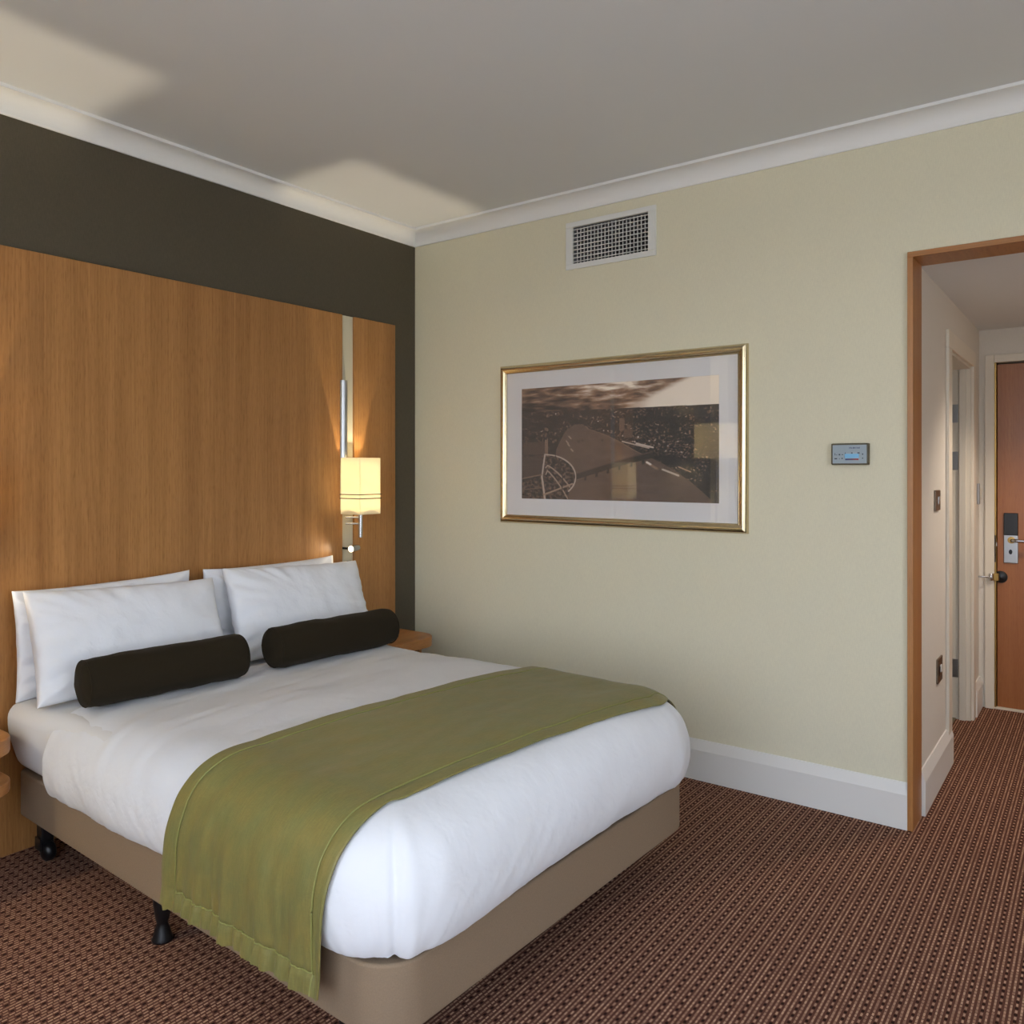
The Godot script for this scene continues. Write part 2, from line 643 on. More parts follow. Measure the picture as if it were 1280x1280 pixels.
func city_print() -> Image:
	var w := 720
	var h := 384
	var im := Image.create(w, h, false, Image.FORMAT_RGB8)
	var a := FastNoiseLite.new()
	a.seed = 77
	a.frequency = 1.0
	a.fractal_octaves = 4
	var rng := RandomNumberGenerator.new()
	rng.seed = 12
	var left_bank := PackedVector2Array([Vector2(0.30, 0.34), Vector2(0.25, 0.40), Vector2(0.225, 0.47), Vector2(0.20, 0.56), Vector2(0.19, 0.66), Vector2(0.2, 1.0)])
	var right_bank := PackedVector2Array([Vector2(0.345, 0.34), Vector2(0.37, 0.385), Vector2(0.46, 0.44), Vector2(0.54, 0.51), Vector2(0.62, 0.59), Vector2(0.73, 0.67), Vector2(0.80, 0.74), Vector2(0.88, 0.84), Vector2(0.96, 0.965), Vector2(0.97, 1.0)])
	for y in h:
		var v := (y + 0.5) / h
		var lb := bank_at(left_bank, v)
		var rb := bank_at(right_bank, v)
		for x in w:
			var u := (x + 0.5) / w
			var hor := 0.215 + 0.012 * u
			var val := 0.0
			var glow := 0.0
			if v < hor:
				var cl := a.get_noise_2d(u * 6.0 + v * 4.0, v * 15.0 - u * 2.0)
				var sun := exp(-pow((u - 0.50) / 0.16, 2.0) - pow((v - 0.03) / 0.10, 2.0))
				var ray := smoothstep(0.0, 0.12, (u - 0.56) * 0.9 - (v - 0.16) * -1.2)
				val = 0.40 + cl * 0.55 + sun * 0.45 - 0.25 * smoothstep(0.5, 0.0, u) * smoothstep(0.05, 0.2, v)
				val = lerpf(val, 0.93, ray * smoothstep(0.56, 0.76, u + v * 0.3))
				glow = 1.0
			else:
				var far := smoothstep(0.45, 0.22, v)
				var spk := a.get_noise_2d(u * 62.0, v * 52.0)
				val = 0.06 + maxf(0.0, spk - 0.06) * 1.3 * smoothstep(-0.25, 0.4, a.get_noise_2d(u * 9.0 + 5.0, v * 13.0)) + a.get_noise_2d(u * 14.0, v * 20.0) * 0.06 + far * 0.05
				if v > 0.34 and u > lb and u < rb:
					val = 0.36 + a.get_noise_2d(u * 10.0, v * 16.0) * 0.05 + a.get_noise_2d(u * 70.0, v * 160.0) * 0.05
				# bright embankment line and the trees behind it
				var e := u - rb
				if v > 0.36 and v < 0.62 and e > 0.0 and e < 0.008: val = 0.5
				elif v > 0.36 and v < 0.60 and e > 0.008 and e < 0.05: val = 0.07 + maxf(0.0, spk) * 0.6
				elif v > 0.40 and v < 0.62 and e > 0.05 and e < 0.30: val += maxf(0.0, a.get_noise_2d(u * 45.0, v * 40.0)) * 0.9
			var br := 0.80 - 0.52 * (u - 0.30) + 0.35 * pow(maxf(0.0, u - 0.45), 2.0)
			if u > 0.30 and u < 0.70 and absf(v - br) < 0.028:
				val = 0.13 + (0.16 if v < br - 0.017 else 0.0) + a.get_noise_2d(u * 160.0, v * 60.0) * 0.06
			elif u > 0.30 and u < 0.70 and v > br and v < br + 0.06 and fposmod(u * 17.0, 1.0) < 0.22:
				val = 0.12
			val = clampf(val, 0.02, 1.0)
			im.set_pixel(x, y, sepia(val, glow))
	# tower blocks and the two church towers
	stroke_rect(im, 0.01, 0.49, 0.15, 0.60, 0.30, 0.12)
	stroke_rect(im, 0.135, 0.47, 0.152, 0.62, 0.52, 0.05)
	stroke_rect(im, 0.535, 0.305, 0.560, 0.41, 0.44, 0.16)
	stroke_rect(im, 0.575, 0.36, 0.59, 0.45, 0.40, 0.16)
	stroke_rect(im, 0.56, 0.40, 0.60, 0.47, 0.36, 0.2)
	for k in 46:
		var u := rng.randf_range(0.05, 0.98)
		var v := rng.randf_range(0.24, 0.48)
		stroke_rect(im, u, v, u + rng.randf_range(0.004, 0.014), v + rng.randf_range(0.006, 0.03), rng.randf_range(0.25, 0.55), 0.1)
	line(im, Vector2(0.55, 0.50), Vector2(0.68, 0.56), 3.0, 0.72)
	line(im, Vector2(0.62, 0.52), Vector2(0.70, 0.555), 4.0, 0.78)
	line(im, Vector2(0.745, 0.735), Vector2(0.82, 0.785), 4.0, 0.75)
	line(im, Vector2(0.82, 0.715), Vector2(0.875, 0.755), 2.5, 0.6)
	line(im, Vector2(0.67, 0.68), Vector2(0.72, 0.73), 5.0, 0.55)
	line(im, Vector2(0.67, 0.675), Vector2(0.69, 0.695), 4.0, 0.85)
	for p in [Vector2(0.27, 0.445), Vector2(0.255, 0.485), Vector2(0.28, 0.555), Vector2(0.262, 0.51)]:
		line(im, p, p + Vector2(0.012, 0.02), 3.0, 0.62)
	# glazed viewing pod in the corner: dark cabin, bright ribs
	for y in range(int(h * 0.60), h):
		var v := (y + 0.5) / h
		for x in int(w * 0.32):
			var u := (x + 0.5) / w
			var inside := false
			if u < 0.14: inside = v > 0.625 - u * 0.15
			else: inside = pow((u - 0.135) / 0.172, 2.0) + pow((v - 0.80) / 0.198, 2.0) < 1.0 or (u < 0.27 and v > 0.88)
			if inside:
				var val := 0.18 + a.get_noise_2d(u * 34.0, v * 24.0) * 0.55
				if u < 0.12 and v < 0.80: val = 0.24 + a.get_noise_2d(u * 8.0, v * 30.0) * 0.05
				im.set_pixel(x, y, sepia(clampf(val, 0.03, 1.0), 0.0))
	line(im, Vector2(0.135, 0.605), Vector2(0.118, 0.80), 5.0, 0.72)
	line(im, Vector2(0.118, 0.80), Vector2(0.135, 1.0), 6.0, 0.72)
	line(im, Vector2(0.142, 0.62), Vector2(0.130, 0.80), 2.0, 0.35)
	var prev := Vector2(0.14, 0.602)
	for k in range(1, 25):
		var t := -PI / 2 + PI * 0.72 * k / 24.0
		var p := Vector2(0.135 + 0.172 * cos(t), 0.80 + 0.198 * sin(t))
		line(im, prev, p, 3.4, 0.72)
		prev = p
	for d in [0.10, 0.16]:
		prev = Vector2(0.14, 0.62 + d)
		for k in range(1, 13):
			var t := k / 12.0
			var p := Vector2(lerpf(0.14, 0.295 - d * 0.2, t), 0.62 + d * (0.7 + t) + 0.10 * t * t)
			line(im, prev, p, 3.0, 0.64)
			prev = p
	line(im, Vector2(0.0, 0.82), Vector2(0.118, 0.78), 2.5, 0.5)
	line(im, Vector2(0.0, 0.92), Vector2(0.12, 0.90), 2.0, 0.4)
	line(im, Vector2(0.13, 0.96), Vector2(0.29, 0.86), 4.0, 0.62)
	line(im, Vector2(0.195, 0.615), Vector2(0.235, 0.80), 2.2, 0.12)
	line(im, Vector2(0.235, 0.80), Vector2(0.23, 0.99), 2.2, 0.12)
	return im

func bank_at(line_: PackedVector2Array, v: float) -> float:
	for k in line_.size() - 1:
		if v <= line_[k + 1].y: return lerpf(line_[k].x, line_[k + 1].x, clampf((v - line_[k].y) / (line_[k + 1].y - line_[k].y), 0.0, 1.0))
	return line_[line_.size() - 1].x

func sepia(v: float, warm: float) -> Color:
	var c := Color(0.075, 0.058, 0.05).lerp(Color(0.55, 0.43, 0.35), clampf(v * 1.8, 0, 1))
	if v > 0.555: c = Color(0.55, 0.43, 0.35).lerp(Color(0.97, 0.95, 0.93), clampf((v - 0.555) / 0.4, 0, 1))
	return c.lerp(Color(c.r * 1.05, c.g, c.b * 0.92), warm * 0.6)

func stroke_rect(im: Image, u0: float, v0: float, u1: float, v1: float, val: float, vary: float) -> void:
	var rng := RandomNumberGenerator.new()
	rng.seed = int(u0 * 9999 + v0 * 777)
	for y in range(int(v0 * im.get_height()), mini(im.get_height(), int(v1 * im.get_height()) + 1)):
		for x in range(int(u0 * im.get_width()), mini(im.get_width(), int(u1 * im.get_width()) + 1)):
			var s := val + rng.randf_range(-vary, vary) - (0.12 if (x % 5 == 0 or y % 6 == 0) else 0.0)
			im.set_pixel(x, y, sepia(clampf(s, 0.03, 1.0), 0.3))

func line(im: Image, a: Vector2, b: Vector2, width: float, val: float) -> void:
	var s := Vector2(im.get_width(), im.get_height())
	var p := a * s
	var q := b * s
	var n := int(p.distance_to(q)) + 1
	var r := width / 2.0
	for k in n + 1:
		var c := p.lerp(q, float(k) / n)
		for y in range(int(c.y - r), int(c.y + r) + 1):
			for x in range(int(c.x - r), int(c.x + r) + 1):
				if x >= 0 and y >= 0 and x < s.x and y < s.y: im.set_pixel(x, y, sepia(val, 0.3))

func control_panel() -> Image:
	var im := Image.create(256, 132, false, Image.FORMAT_RGB8)
	im.fill(rgb8(150, 164, 172))
	var ink := rgb8(38, 44, 60)
	# small caption at the top: too fine to read in the photograph, only its strokes show
	var rng := RandomNumberGenerator.new()
	rng.seed = 3
	var x := 124
	while x < 206:
		var hh := rng.randi_range(7, 11)
		im.fill_rect(Rect2i(x, 26 - hh, rng.randi_range(2, 4), hh), rgb8(66, 72, 104))
		x += rng.randi_range(4, 7)
	for r in [[16, 58, 4, 16], [24, 70, 12, 3], [46, 64, 12, 10], [70, 66, 9, 6], [94, 54, 5, 9], [140, 54, 12, 8], [186, 54, 18, 8], [222, 62, 8, 10], [222, 92, 8, 8], [14, 94, 20, 8], [48, 98, 8, 3], [68, 92, 9, 9]]:
		im.fill_rect(Rect2i(r[0], r[1], r[2], r[3]), ink)
	for k in 100:
		im.fill_rect(Rect2i(96 + k, 98, 1, 11), rgb8(30, 50, 110).lerp(rgb8(170, 50, 50), k / 100.0))
	return im

# ------------------------------------------------------------------ room shell
func build_room() -> void:
	struct("floor", merged([box(Vector3(LEFT_X - 0.2, -0.1, -0.2), Vector3(2.34, 0, BACK_Z + 0.2))]), M.carpet, "brown ribbed carpet with tan dashes and dark dots", "carpet")
	struct("ceiling", box(Vector3(LEFT_X - 0.2, CEIL, -0.2), Vector3(0.16, CEIL + 0.15, BACK_Z + 0.2)), M.ceiling, "plain off-white bedroom ceiling", "ceiling")
	struct("wall_head", wall(Vector3(LEFT_X - 0.2, 0, 0), Vector3.RIGHT, -LEFT_X + 0.2, CEIL, Vector3(0, 0, -0.2), []), M.dark_paper, "dark brown papered wall behind the headboard", "wall")
	# right wall, u runs along z: hall opening and grille duct
	struct("wall_right", wall(Vector3(0, 0, 0), Vector3(0, 0, 1), BACK_Z, CEIL, Vector3(0.15, 0, 0), [Rect2(2.666, 0.0, 1.19, 2.274), Rect2(1.10, 2.469, 0.43, 0.19)]), M.cream_paper, "cream wall with woven-look paper around the hall opening", "wall")
	struct("wall_left", wall(Vector3(LEFT_X, 0, 0), Vector3(0, 0, 1), BACK_Z, CEIL, Vector3(-0.2, 0, 0), [Rect2(1.45, 0.55, 3.2, 1.98)]), M.cream_paper, "cream papered wall with the bedside window", "wall")
	struct("wall_back", wall(Vector3(LEFT_X - 0.2, 0, BACK_Z), Vector3.RIGHT, -LEFT_X + 0.35, CEIL, Vector3(0, 0, 0.2), [Rect2(0.95, 0.75, 2.0, 1.78)]), M.cream_paper, "cream papered wall with the wide window", "wall")
	# plaster cove
	var prof := [Vector2(0, 2.738), Vector2(0.008, 2.738), Vector2(0.010, 2.744)]
	for k in range(1, 13):
		var t := k / 12.0 * PI / 2
		prof.append(Vector2(0.074 - 0.064 * cos(t), 2.744 + 0.062 * sin(t)))
	prof.append_array([Vector2(0.086, 2.807), Vector2(0.086, CEIL), Vector2(0, CEIL)])
	var label := ["white plaster cove above the dark head wall", "white plaster cove above the cream picture wall", "white plaster cove above the bedside window wall", "white plaster cove above the wide window"]
	var runs := [
		run(prof, Vector3(LEFT_X, 0, 0), Vector3(0, 0, 0), Vector3(0, 0, 1), 1, 1),
		run(prof, Vector3(0, 0, 0), Vector3(0, 0, BACK_Z), Vector3(-1, 0, 0), 1, 1),
		run(prof, Vector3(LEFT_X, 0, 0), Vector3(LEFT_X, 0, BACK_Z), Vector3(1, 0, 0), 1, 1),
		run(prof, Vector3(LEFT_X, 0, BACK_Z), Vector3(0, 0, BACK_Z), Vector3(0, 0, -1), 1, 1)]
	for k in 4: struct("trim_%d" % (k + 1), runs[k], M.cornice, label[k], "coving")
	var bp := [Vector2(0, 0), Vector2(0.021, 0), Vector2(0.021, 0.138), Vector2(0.006, 0.183), Vector2(0, 0.183)]
	struct("baseboard_right", run(bp, Vector3(0, 0, 0), Vector3(0, 0, 2.661), Vector3(-1, 0, 0), 1, 0), M.gloss_white, "tall white skirting board with chamfered top under the picture", "skirting")
	struct("baseboard_head", run(bp, Vector3(LEFT_X, 0, 0), Vector3(-2.72, 0, 0), Vector3(0, 0, 1), 1, 0), M.gloss_white, "white skirting board along the dark wall past the headboard", "skirting")
	struct("baseboard_left", run(bp, Vector3(LEFT_X, 0, 0), Vector3(LEFT_X, 0, BACK_Z), Vector3(1, 0, 0), 1, 1), M.gloss_white, "white skirting board below the bedside window", "skirting")
	struct("baseboard_back", run(bp, Vector3(LEFT_X, 0, BACK_Z), Vector3(0, 0, BACK_Z), Vector3(0, 0, -1), 1, 1), M.gloss_white, "white skirting board below the wide window", "skirting")
	# oak lining of the hall opening
	var portal := Node3D.new()
	portal.name = "trim_5"
	add_child(portal)
	portal.set_meta("kind", "structure")
	tag(portal, "oak lining framing the opening into the entrance hall", "door frame")
	part("jamb", box(Vector3(-0.02, 0, 2.661), Vector3(0.165, 2.259, 2.682), 0.0015), M.oak_trim, portal)
	part("jamb", box(Vector3(-0.02, 0, 3.840), Vector3(0.165, 2.259, 3.861), 0.0015), M.oak_trim, portal)
	part("lintel", box(Vector3(-0.02, 2.259, 2.661), Vector3(0.165, 2.280, 3.861), 0.0015), M.oak_trim_level, portal)

func build_hall() -> void:
	struct("ceiling", box(Vector3(0.15, HALL_CEIL, 2.4), Vector3(2.34, HALL_CEIL + 0.1, 4.1)), M.ceiling, "low plain ceiling of the entrance hall", "ceiling")
	# wall with the bathroom doorway, u along x from 0.15
	struct("wall_hall", wall(Vector3(0.15, 0, 2.675), Vector3.RIGHT, 1.93, HALL_CEIL, Vector3(0, 0, -0.12), [Rect2(0.78, 0.0, 0.80, 2.01)]), M.hall_paper, "pinkish beige hall wall beside the bathroom doorway", "wall")
	struct("wall_hall_far", wall(Vector3(0.15, 0, 3.85), Vector3.RIGHT, 1.93, HALL_CEIL, Vector3(0, 0, 0.12), []), M.hall_paper, "beige hall wall facing the bathroom doorway", "wall")
	struct("wall_entrance", wall(Vector3(2.08, 0, 2.4), Vector3(0, 0, 1), 1.6, HALL_CEIL, Vector3(0.12, 0, 0), [Rect2(0.345, 0.0, 0.90, 2.062)]), M.hall_paper, "beige wall around the entrance door", "wall")
	# bathroom seen as a sliver through the doorway
	struct("wall_bathroom", box(Vector3(0.15, 0, 1.45), Vector3(2.2, HALL_CEIL, 1.55)), M.gloss_white, "white bathroom wall past the doorway", "wall")
	struct("wall_bathroom_side", box(Vector3(2.08, 0, 1.5), Vector3(2.2, HALL_CEIL, 2.56)), M.gloss_white, "white bathroom side wall past the doorway", "wall")
	struct("floor_bathroom", box(Vector3(0.15, 0.0, 1.5), Vector3(2.1, 0.006, 2.60)), M.tiles, "olive brown bathroom floor past the doorway", "floor")
	struct("ceiling_bathroom", box(Vector3(0.15, HALL_CEIL, 1.45), Vector3(2.34, HALL_CEIL + 0.1, 2.4)), M.ceiling, "white bathroom ceiling past the doorway", "ceiling")
	struct("added_gap_panel", box(Vector3(2.26, -0.1, 1.4), Vector3(2.34, HALL_CEIL + 0.1, 4.1)), M.hall_paper, "beige panel added behind the entrance door to keep sky out of its gap", "wall")  # closing panel, added so no bright sky comes through the door gap
	var bp := [Vector2(0, 0), Vector2(0.021, 0), Vector2(0.021, 0.138), Vector2(0.006, 0.183), Vector2(0, 0.183)]
	struct("baseboard_hall", run(bp, Vector3(0.165, 0, 2.675), Vector3(0.925, 0, 2.675), Vector3(0, 0, 1), 0, 0), M.gloss_white, "white skirting board between the oak lining and the bathroom doorway", "skirting")
	struct("baseboard_hall_end", run(bp, Vector3(1.815, 0, 2.675), Vector3(2.08, 0, 2.675), Vector3(0, 0, 1), 0, 0), M.gloss_white, "short white skirting board beside the entrance door", "skirting")
	# bathroom doorway
	var d1 := Node3D.new()
	d1.name = "door_1"
	add_child(d1)
	d1.set_meta("kind", "structure")
	tag(d1, "white bathroom doorway with steel hinges in the hall", "doorway")
	part("architrave", box(Vector3(0.83, 0.0, 2.675), Vector3(0.93, 2.01, 2.690), 0.003), M.white_paint, d1)
	part("architrave", box(Vector3(1.73, 0.0, 2.675), Vector3(1.815, 2.01, 2.690), 0.003), M.white_paint, d1)
	part("architrave_head", box(Vector3(0.83, 2.01, 2.675), Vector3(1.815, 2.095, 2.690), 0.003), M.white_paint, d1)
	part("jamb", box(Vector3(1.715, 0.0, 2.555), Vector3(1.73, 2.01, 2.675), 0.001), M.white_paint, d1)
	part("jamb", box(Vector3(0.93, 0.0, 2.555), Vector3(0.945, 2.01, 2.675), 0.001), M.white_paint, d1)
	part("door_stop", box(Vector3(1.700, 0.0, 2.618), Vector3(1.715, 2.0, 2.652), 0.002), M.white_paint, d1)
	part("head_jamb", box(Vector3(0.945, 1.995, 2.555), Vector3(1.715, 2.01, 2.675), 0.001), M.white_paint, d1)
	part("leaf", box(Vector3(1.662, 0.01, 1.765), Vector3(1.70, 1.985, 2.545), 0.003), M.white_paint, d1)
	for y in [1.745, 1.475, 0.29]:
		var hg := part("hinge", box(Vector3(1.7125, y - 0.052, 2.562), Vector3(1.7165, y + 0.052, 2.612), 0.001), M.steel, d1)
		part("hinge_pin", at(cyl(0.006, 0.104), Vector3(1.709, y, 2.556)), M.steel, hg)
	# entrance door
	var d2 := Node3D.new()
	d2.name = "door_2"
	add_child(d2)
	d2.set_meta("kind", "structure")
	tag(d2, "reddish wooden entrance door at the end of the hall", "door")
	part("architrave", box(Vector3(2.062, 0.0, 2.708), Vector3(2.08, 2.108, 2.757), 0.003), M.white_paint, d2)
	part("architrave", box(Vector3(2.062, 0.0, 3.633), Vector3(2.08, 2.108, 3.682), 0.003), M.white_paint, d2)
	part("architrave_head", box(Vector3(2.062, 2.062, 2.757), Vector3(2.08, 2.108, 3.633), 0.003), M.white_paint, d2)
	part("frame_edge", box(Vector3(2.072, 0.0, 2.757), Vector3(2.14, 2.062, 2.766), 0.001), M.brass, d2)
	part("leaf", box(Vector3(2.092, 0.012, 2.769), Vector3(2.137, 2.052, 3.632), 0.003), M.door, d2)
	part("threshold", box(Vector3(2.07, 0.0, 2.757), Vector3(2.16, 0.011, 3.633), 0.002), M.white_paint, d2)
	var strike := part("strike_plate", box(Vector3(2.0695, 0.874, 2.748), Vector3(2.075, 1.034, 2.764), 0.001), M.dark_metal, d2)
	part("latch_bolt", box(Vector3(2.074, 0.968, 2.764), Vector3(2.09, 0.992, 2.770), 0.001), M.steel, strike)
	var lock := part("lock_plate", box(Vector3(2.082, 0.872, 2.803), Vector3(2.093, 1.038, 2.876), 0.003), M.steel, d2)
	part("card_reader", box(Vector3(2.074, 1.036, 2.803), Vector3(2.093, 1.168, 2.876), 0.004), M.black_plastic, lock)
	part("keyhole", moved(cyl(0.009, 0.003), Transform3D(Basis(Vector3(0, 0, 1), PI / 2).scaled(Vector3(1, 1.6, 1)), Vector3(2.081, 0.938, 2.838))), M.black_plastic, lock)
	var lever := part("lever_handle", merged([tube([Vector3(2.083, 1.008, 2.848), Vector3(2.04, 1.008, 2.848), Vector3(2.032, 1.008, 2.858), Vector3(2.03, 1.008, 2.875), Vector3(2.03, 1.006, 2.975)], 0.0095)]), M.chrome, d2)
	part("rose", moved(cyl(0.02, 0.006), Transform3D(Basis(Vector3(0, 0, 1), PI / 2), Vector3(2.081, 1.008, 2.842))), M.brass, lever)
	# light of the hall: one recessed downlight past the frame of the picture
	var dl := thing("downlight", "round recessed downlight in the entrance hall ceiling", "light", Vector3(1.15, HALL_CEIL, 3.38))
	part("rim", lathe([Vector2(0.034, -0.001), Vector2(0.046, -0.001), Vector2(0.046, -0.006), Vector2(0.038, -0.008), Vector2(0.034, -0.005)], 28), M.steel, dl)
	part("lamp_glass", at(cyl(0.034, 0.004), Vector3(0, -0.003, 0)), M.lamp_lens, dl)
	var sp := SpotLight3D.new()
	sp.name = "hall_lamp"
	sp.light_color = Color(1.0, 0.93, 0.86)
	sp.light_energy = 1.45
	sp.light_size = 0.03
	sp.spot_angle = 62.0
	sp.spot_angle_attenuation = 0.6
	sp.spot_range = 8.0
	sp.spot_attenuation = 2.0
	sp.shadow_enabled = true
	sp.rotation_degrees = Vector3(-90, 0, 0)
	sp.position = Vector3(0, -0.02, 0)
	dl.add_child(sp)

func build_windows() -> void:
	window("window_1", Vector3(LEFT_X, 0.55, 1.45), Vector3(0, 0, 1), 3.2, 1.98, Vector3(-1, 0, 0), "bedside window in the wall facing the hall opening")
	window("window_2", Vector3(LEFT_X + 0.75, 0.75, BACK_Z), Vector3(1, 0, 0), 2.0, 1.78, Vector3(0, 0, 1), "wide window in the wall facing the headboard")

func window(called: String, o: Vector3, u: Vector3, w: float, h: float, out: Vector3, label: String) -> void:
	var n := Node3D.new()
	n.name = called
	add_child(n)
	n.set_meta("kind", "structure")
	tag(n, label, "window")
	var put := func(a: float, b: float, y0: float, y1: float, d0: float, d1: float) -> Dictionary:
		var p := o + u * a + Vector3.UP * y0 + out * d0
		var q := o + u * b + Vector3.UP * y1 + out * d1
		return box(Vector3(minf(p.x, q.x), minf(p.y, q.y), minf(p.z, q.z)), Vector3(maxf(p.x, q.x), maxf(p.y, q.y), maxf(p.z, q.z)), 0.003)
	var f := 0.05
	part("stile", put.call(0.0, f, 0.0, h, 0.08, 0.14), M.gloss_white, n)
	part("stile", put.call(w - f, w, 0.0, h, 0.08, 0.14), M.gloss_white, n)
	part("rail", put.call(f, w - f, 0.0, f, 0.08, 0.14), M.gloss_white, n)
	part("rail", put.call(f, w - f, h - f, h, 0.08, 0.14), M.gloss_white, n)
	part("mullion", put.call(w / 2 - 0.025, w / 2 + 0.025, f, h - f, 0.085, 0.135), M.gloss_white, n)
	part("sill", put.call(-0.04, w + 0.04, -0.03, 0.0, -0.06, 0.14), M.gloss_white, n)
	for k in 2:
		var a := f if k == 0 else w / 2 + 0.025
		part("pane", put.call(a, a + w / 2 - f - 0.025, f, h - f, 0.106, 0.110), M.glass, n)

# ------------------------------------------------------------------ headboard
func build_headboard() -> void:
	var hb := thing("headboard", "tall oak veneer headboard with two pale upright slots", "headboard", Vector3(0, 0, 0))
	part("panel", box(Vector3(-2.315, 0.0, 0.004), Vector3(-0.590, 2.247, 0.030), 0.0015), M.oak, hb)
	part("side_panel", box(Vector3(-0.505, 0.0, 0.004), Vector3(-0.195, 2.247, 0.030), 0.0015), M.oak, hb)
	part("side_panel", box(Vector3(-2.71, 0.0, 0.004), Vector3(-2.40, 2.247, 0.030), 0.0015), M.oak, hb)
	var s1 := part("slot_strip", box(Vector3(-0.590, 0.0, 0.002), Vector3(-0.505, 2.247, 0.016)), M.strip, hb)
	part("slot_strip", box(Vector3(-2.40, 0.0, 0.002), Vector3(-2.315, 2.247, 0.016)), M.strip, hb)
	part("socket", box(Vector3(-0.548, 0.905, 0.016), Vector3(-0.522, 0.935, 0.022), 0.001), M.black_plastic, s1)

# ------------------------------------------------------------------ bed
func bed_top(p: float, q: float) -> float:
	return 0.597 + 0.008 * smoothstep(0.0, 0.7, p) + 0.034 * smoothstep(0.55, 1.15, q) * (1.0 - pow(p / 0.80, 2.0)) + 0.006 * (1.0 - pow(p / 0.8, 2.0))

var edge_profile := [Vector2(0, 0), Vector2(0.06, 0.003), Vector2(0.115, 0.014), Vector2(0.165, 0.040), Vector2(0.202, 0.082), Vector2(0.222, 0.135), Vector2(0.229, 0.185), Vector2(0.226, 0.235), Vector2(0.216, 0.272), Vector2(0.207, 0.288)]
var runner_profile := [Vector2(0, 0), Vector2(0.06, 0.003), Vector2(0.115, 0.014), Vector2(0.165, 0.040), Vector2(0.202, 0.082), Vector2(0.222, 0.135), Vector2(0.230, 0.185), Vector2(0.232, 0.235), Vector2(0.231, 0.285), Vector2(0.229, 0.335), Vector2(0.228, 0.385)]

func along(profile: Array, d: float) -> Vector2:
	var left := d
	for k in profile.size() - 1:
		var step: float = profile[k].distance_to(profile[k + 1])
		if left <= step or k == profile.size() - 2:
			var t := left / step
			var p0: Vector2 = profile[maxi(k - 1, 0)]
			var p1: Vector2 = profile[k]
			var p2: Vector2 = profile[k + 1]
			var p3: Vector2 = profile[mini(k + 2, profile.size() - 1)]
			return p1.cubic_interpolate(p2, p0, p3, t)
		left -= step
	return profile[profile.size() - 1]

func length_of(profile: Array) -> float:
	var s := 0.0
	for k in profile.size() - 1: s += profile[k].distance_to(profile[k + 1])
	return s

# cloth laid over the mattress: flat coordinates (p across, q towards the foot) to a point in bed axes; lift raises it off the layer below
func draped(p: float, q: float, profile: Array, lift: float) -> Vector3:
	var cx := BED_W / 2 - 0.180
	var cz := BED_L - 0.180
	var dx := maxf(absf(p) - cx, 0.0)
	var dz := maxf(q - cz, 0.0)
	var d := minf(pow(pow(dx, 6.0) + pow(dz, 6.0), 1.0 / 6.0), length_of(profile) - 0.001)
	var bx := clampf(p, -cx, cx)
	var bz := minf(q, cz)
	if d <= 0.0: return Vector3(p, bed_top(p, q) + lift, q)
	var phi := atan2(dz, dx)
	var e := along(profile, d)
	# outward lift follows the slope of the profile
	var e2 := along(profile, d + 0.004)
	var tangent := (e2 - e).normalized()
	var out := e.x + tangent.y * lift
	var down := e.y - tangent.x * lift
	var s := signf(p)
	return Vector3(bx + s * out * cos(phi), bed_top(bx, bz) - down, bz + out * sin(phi))

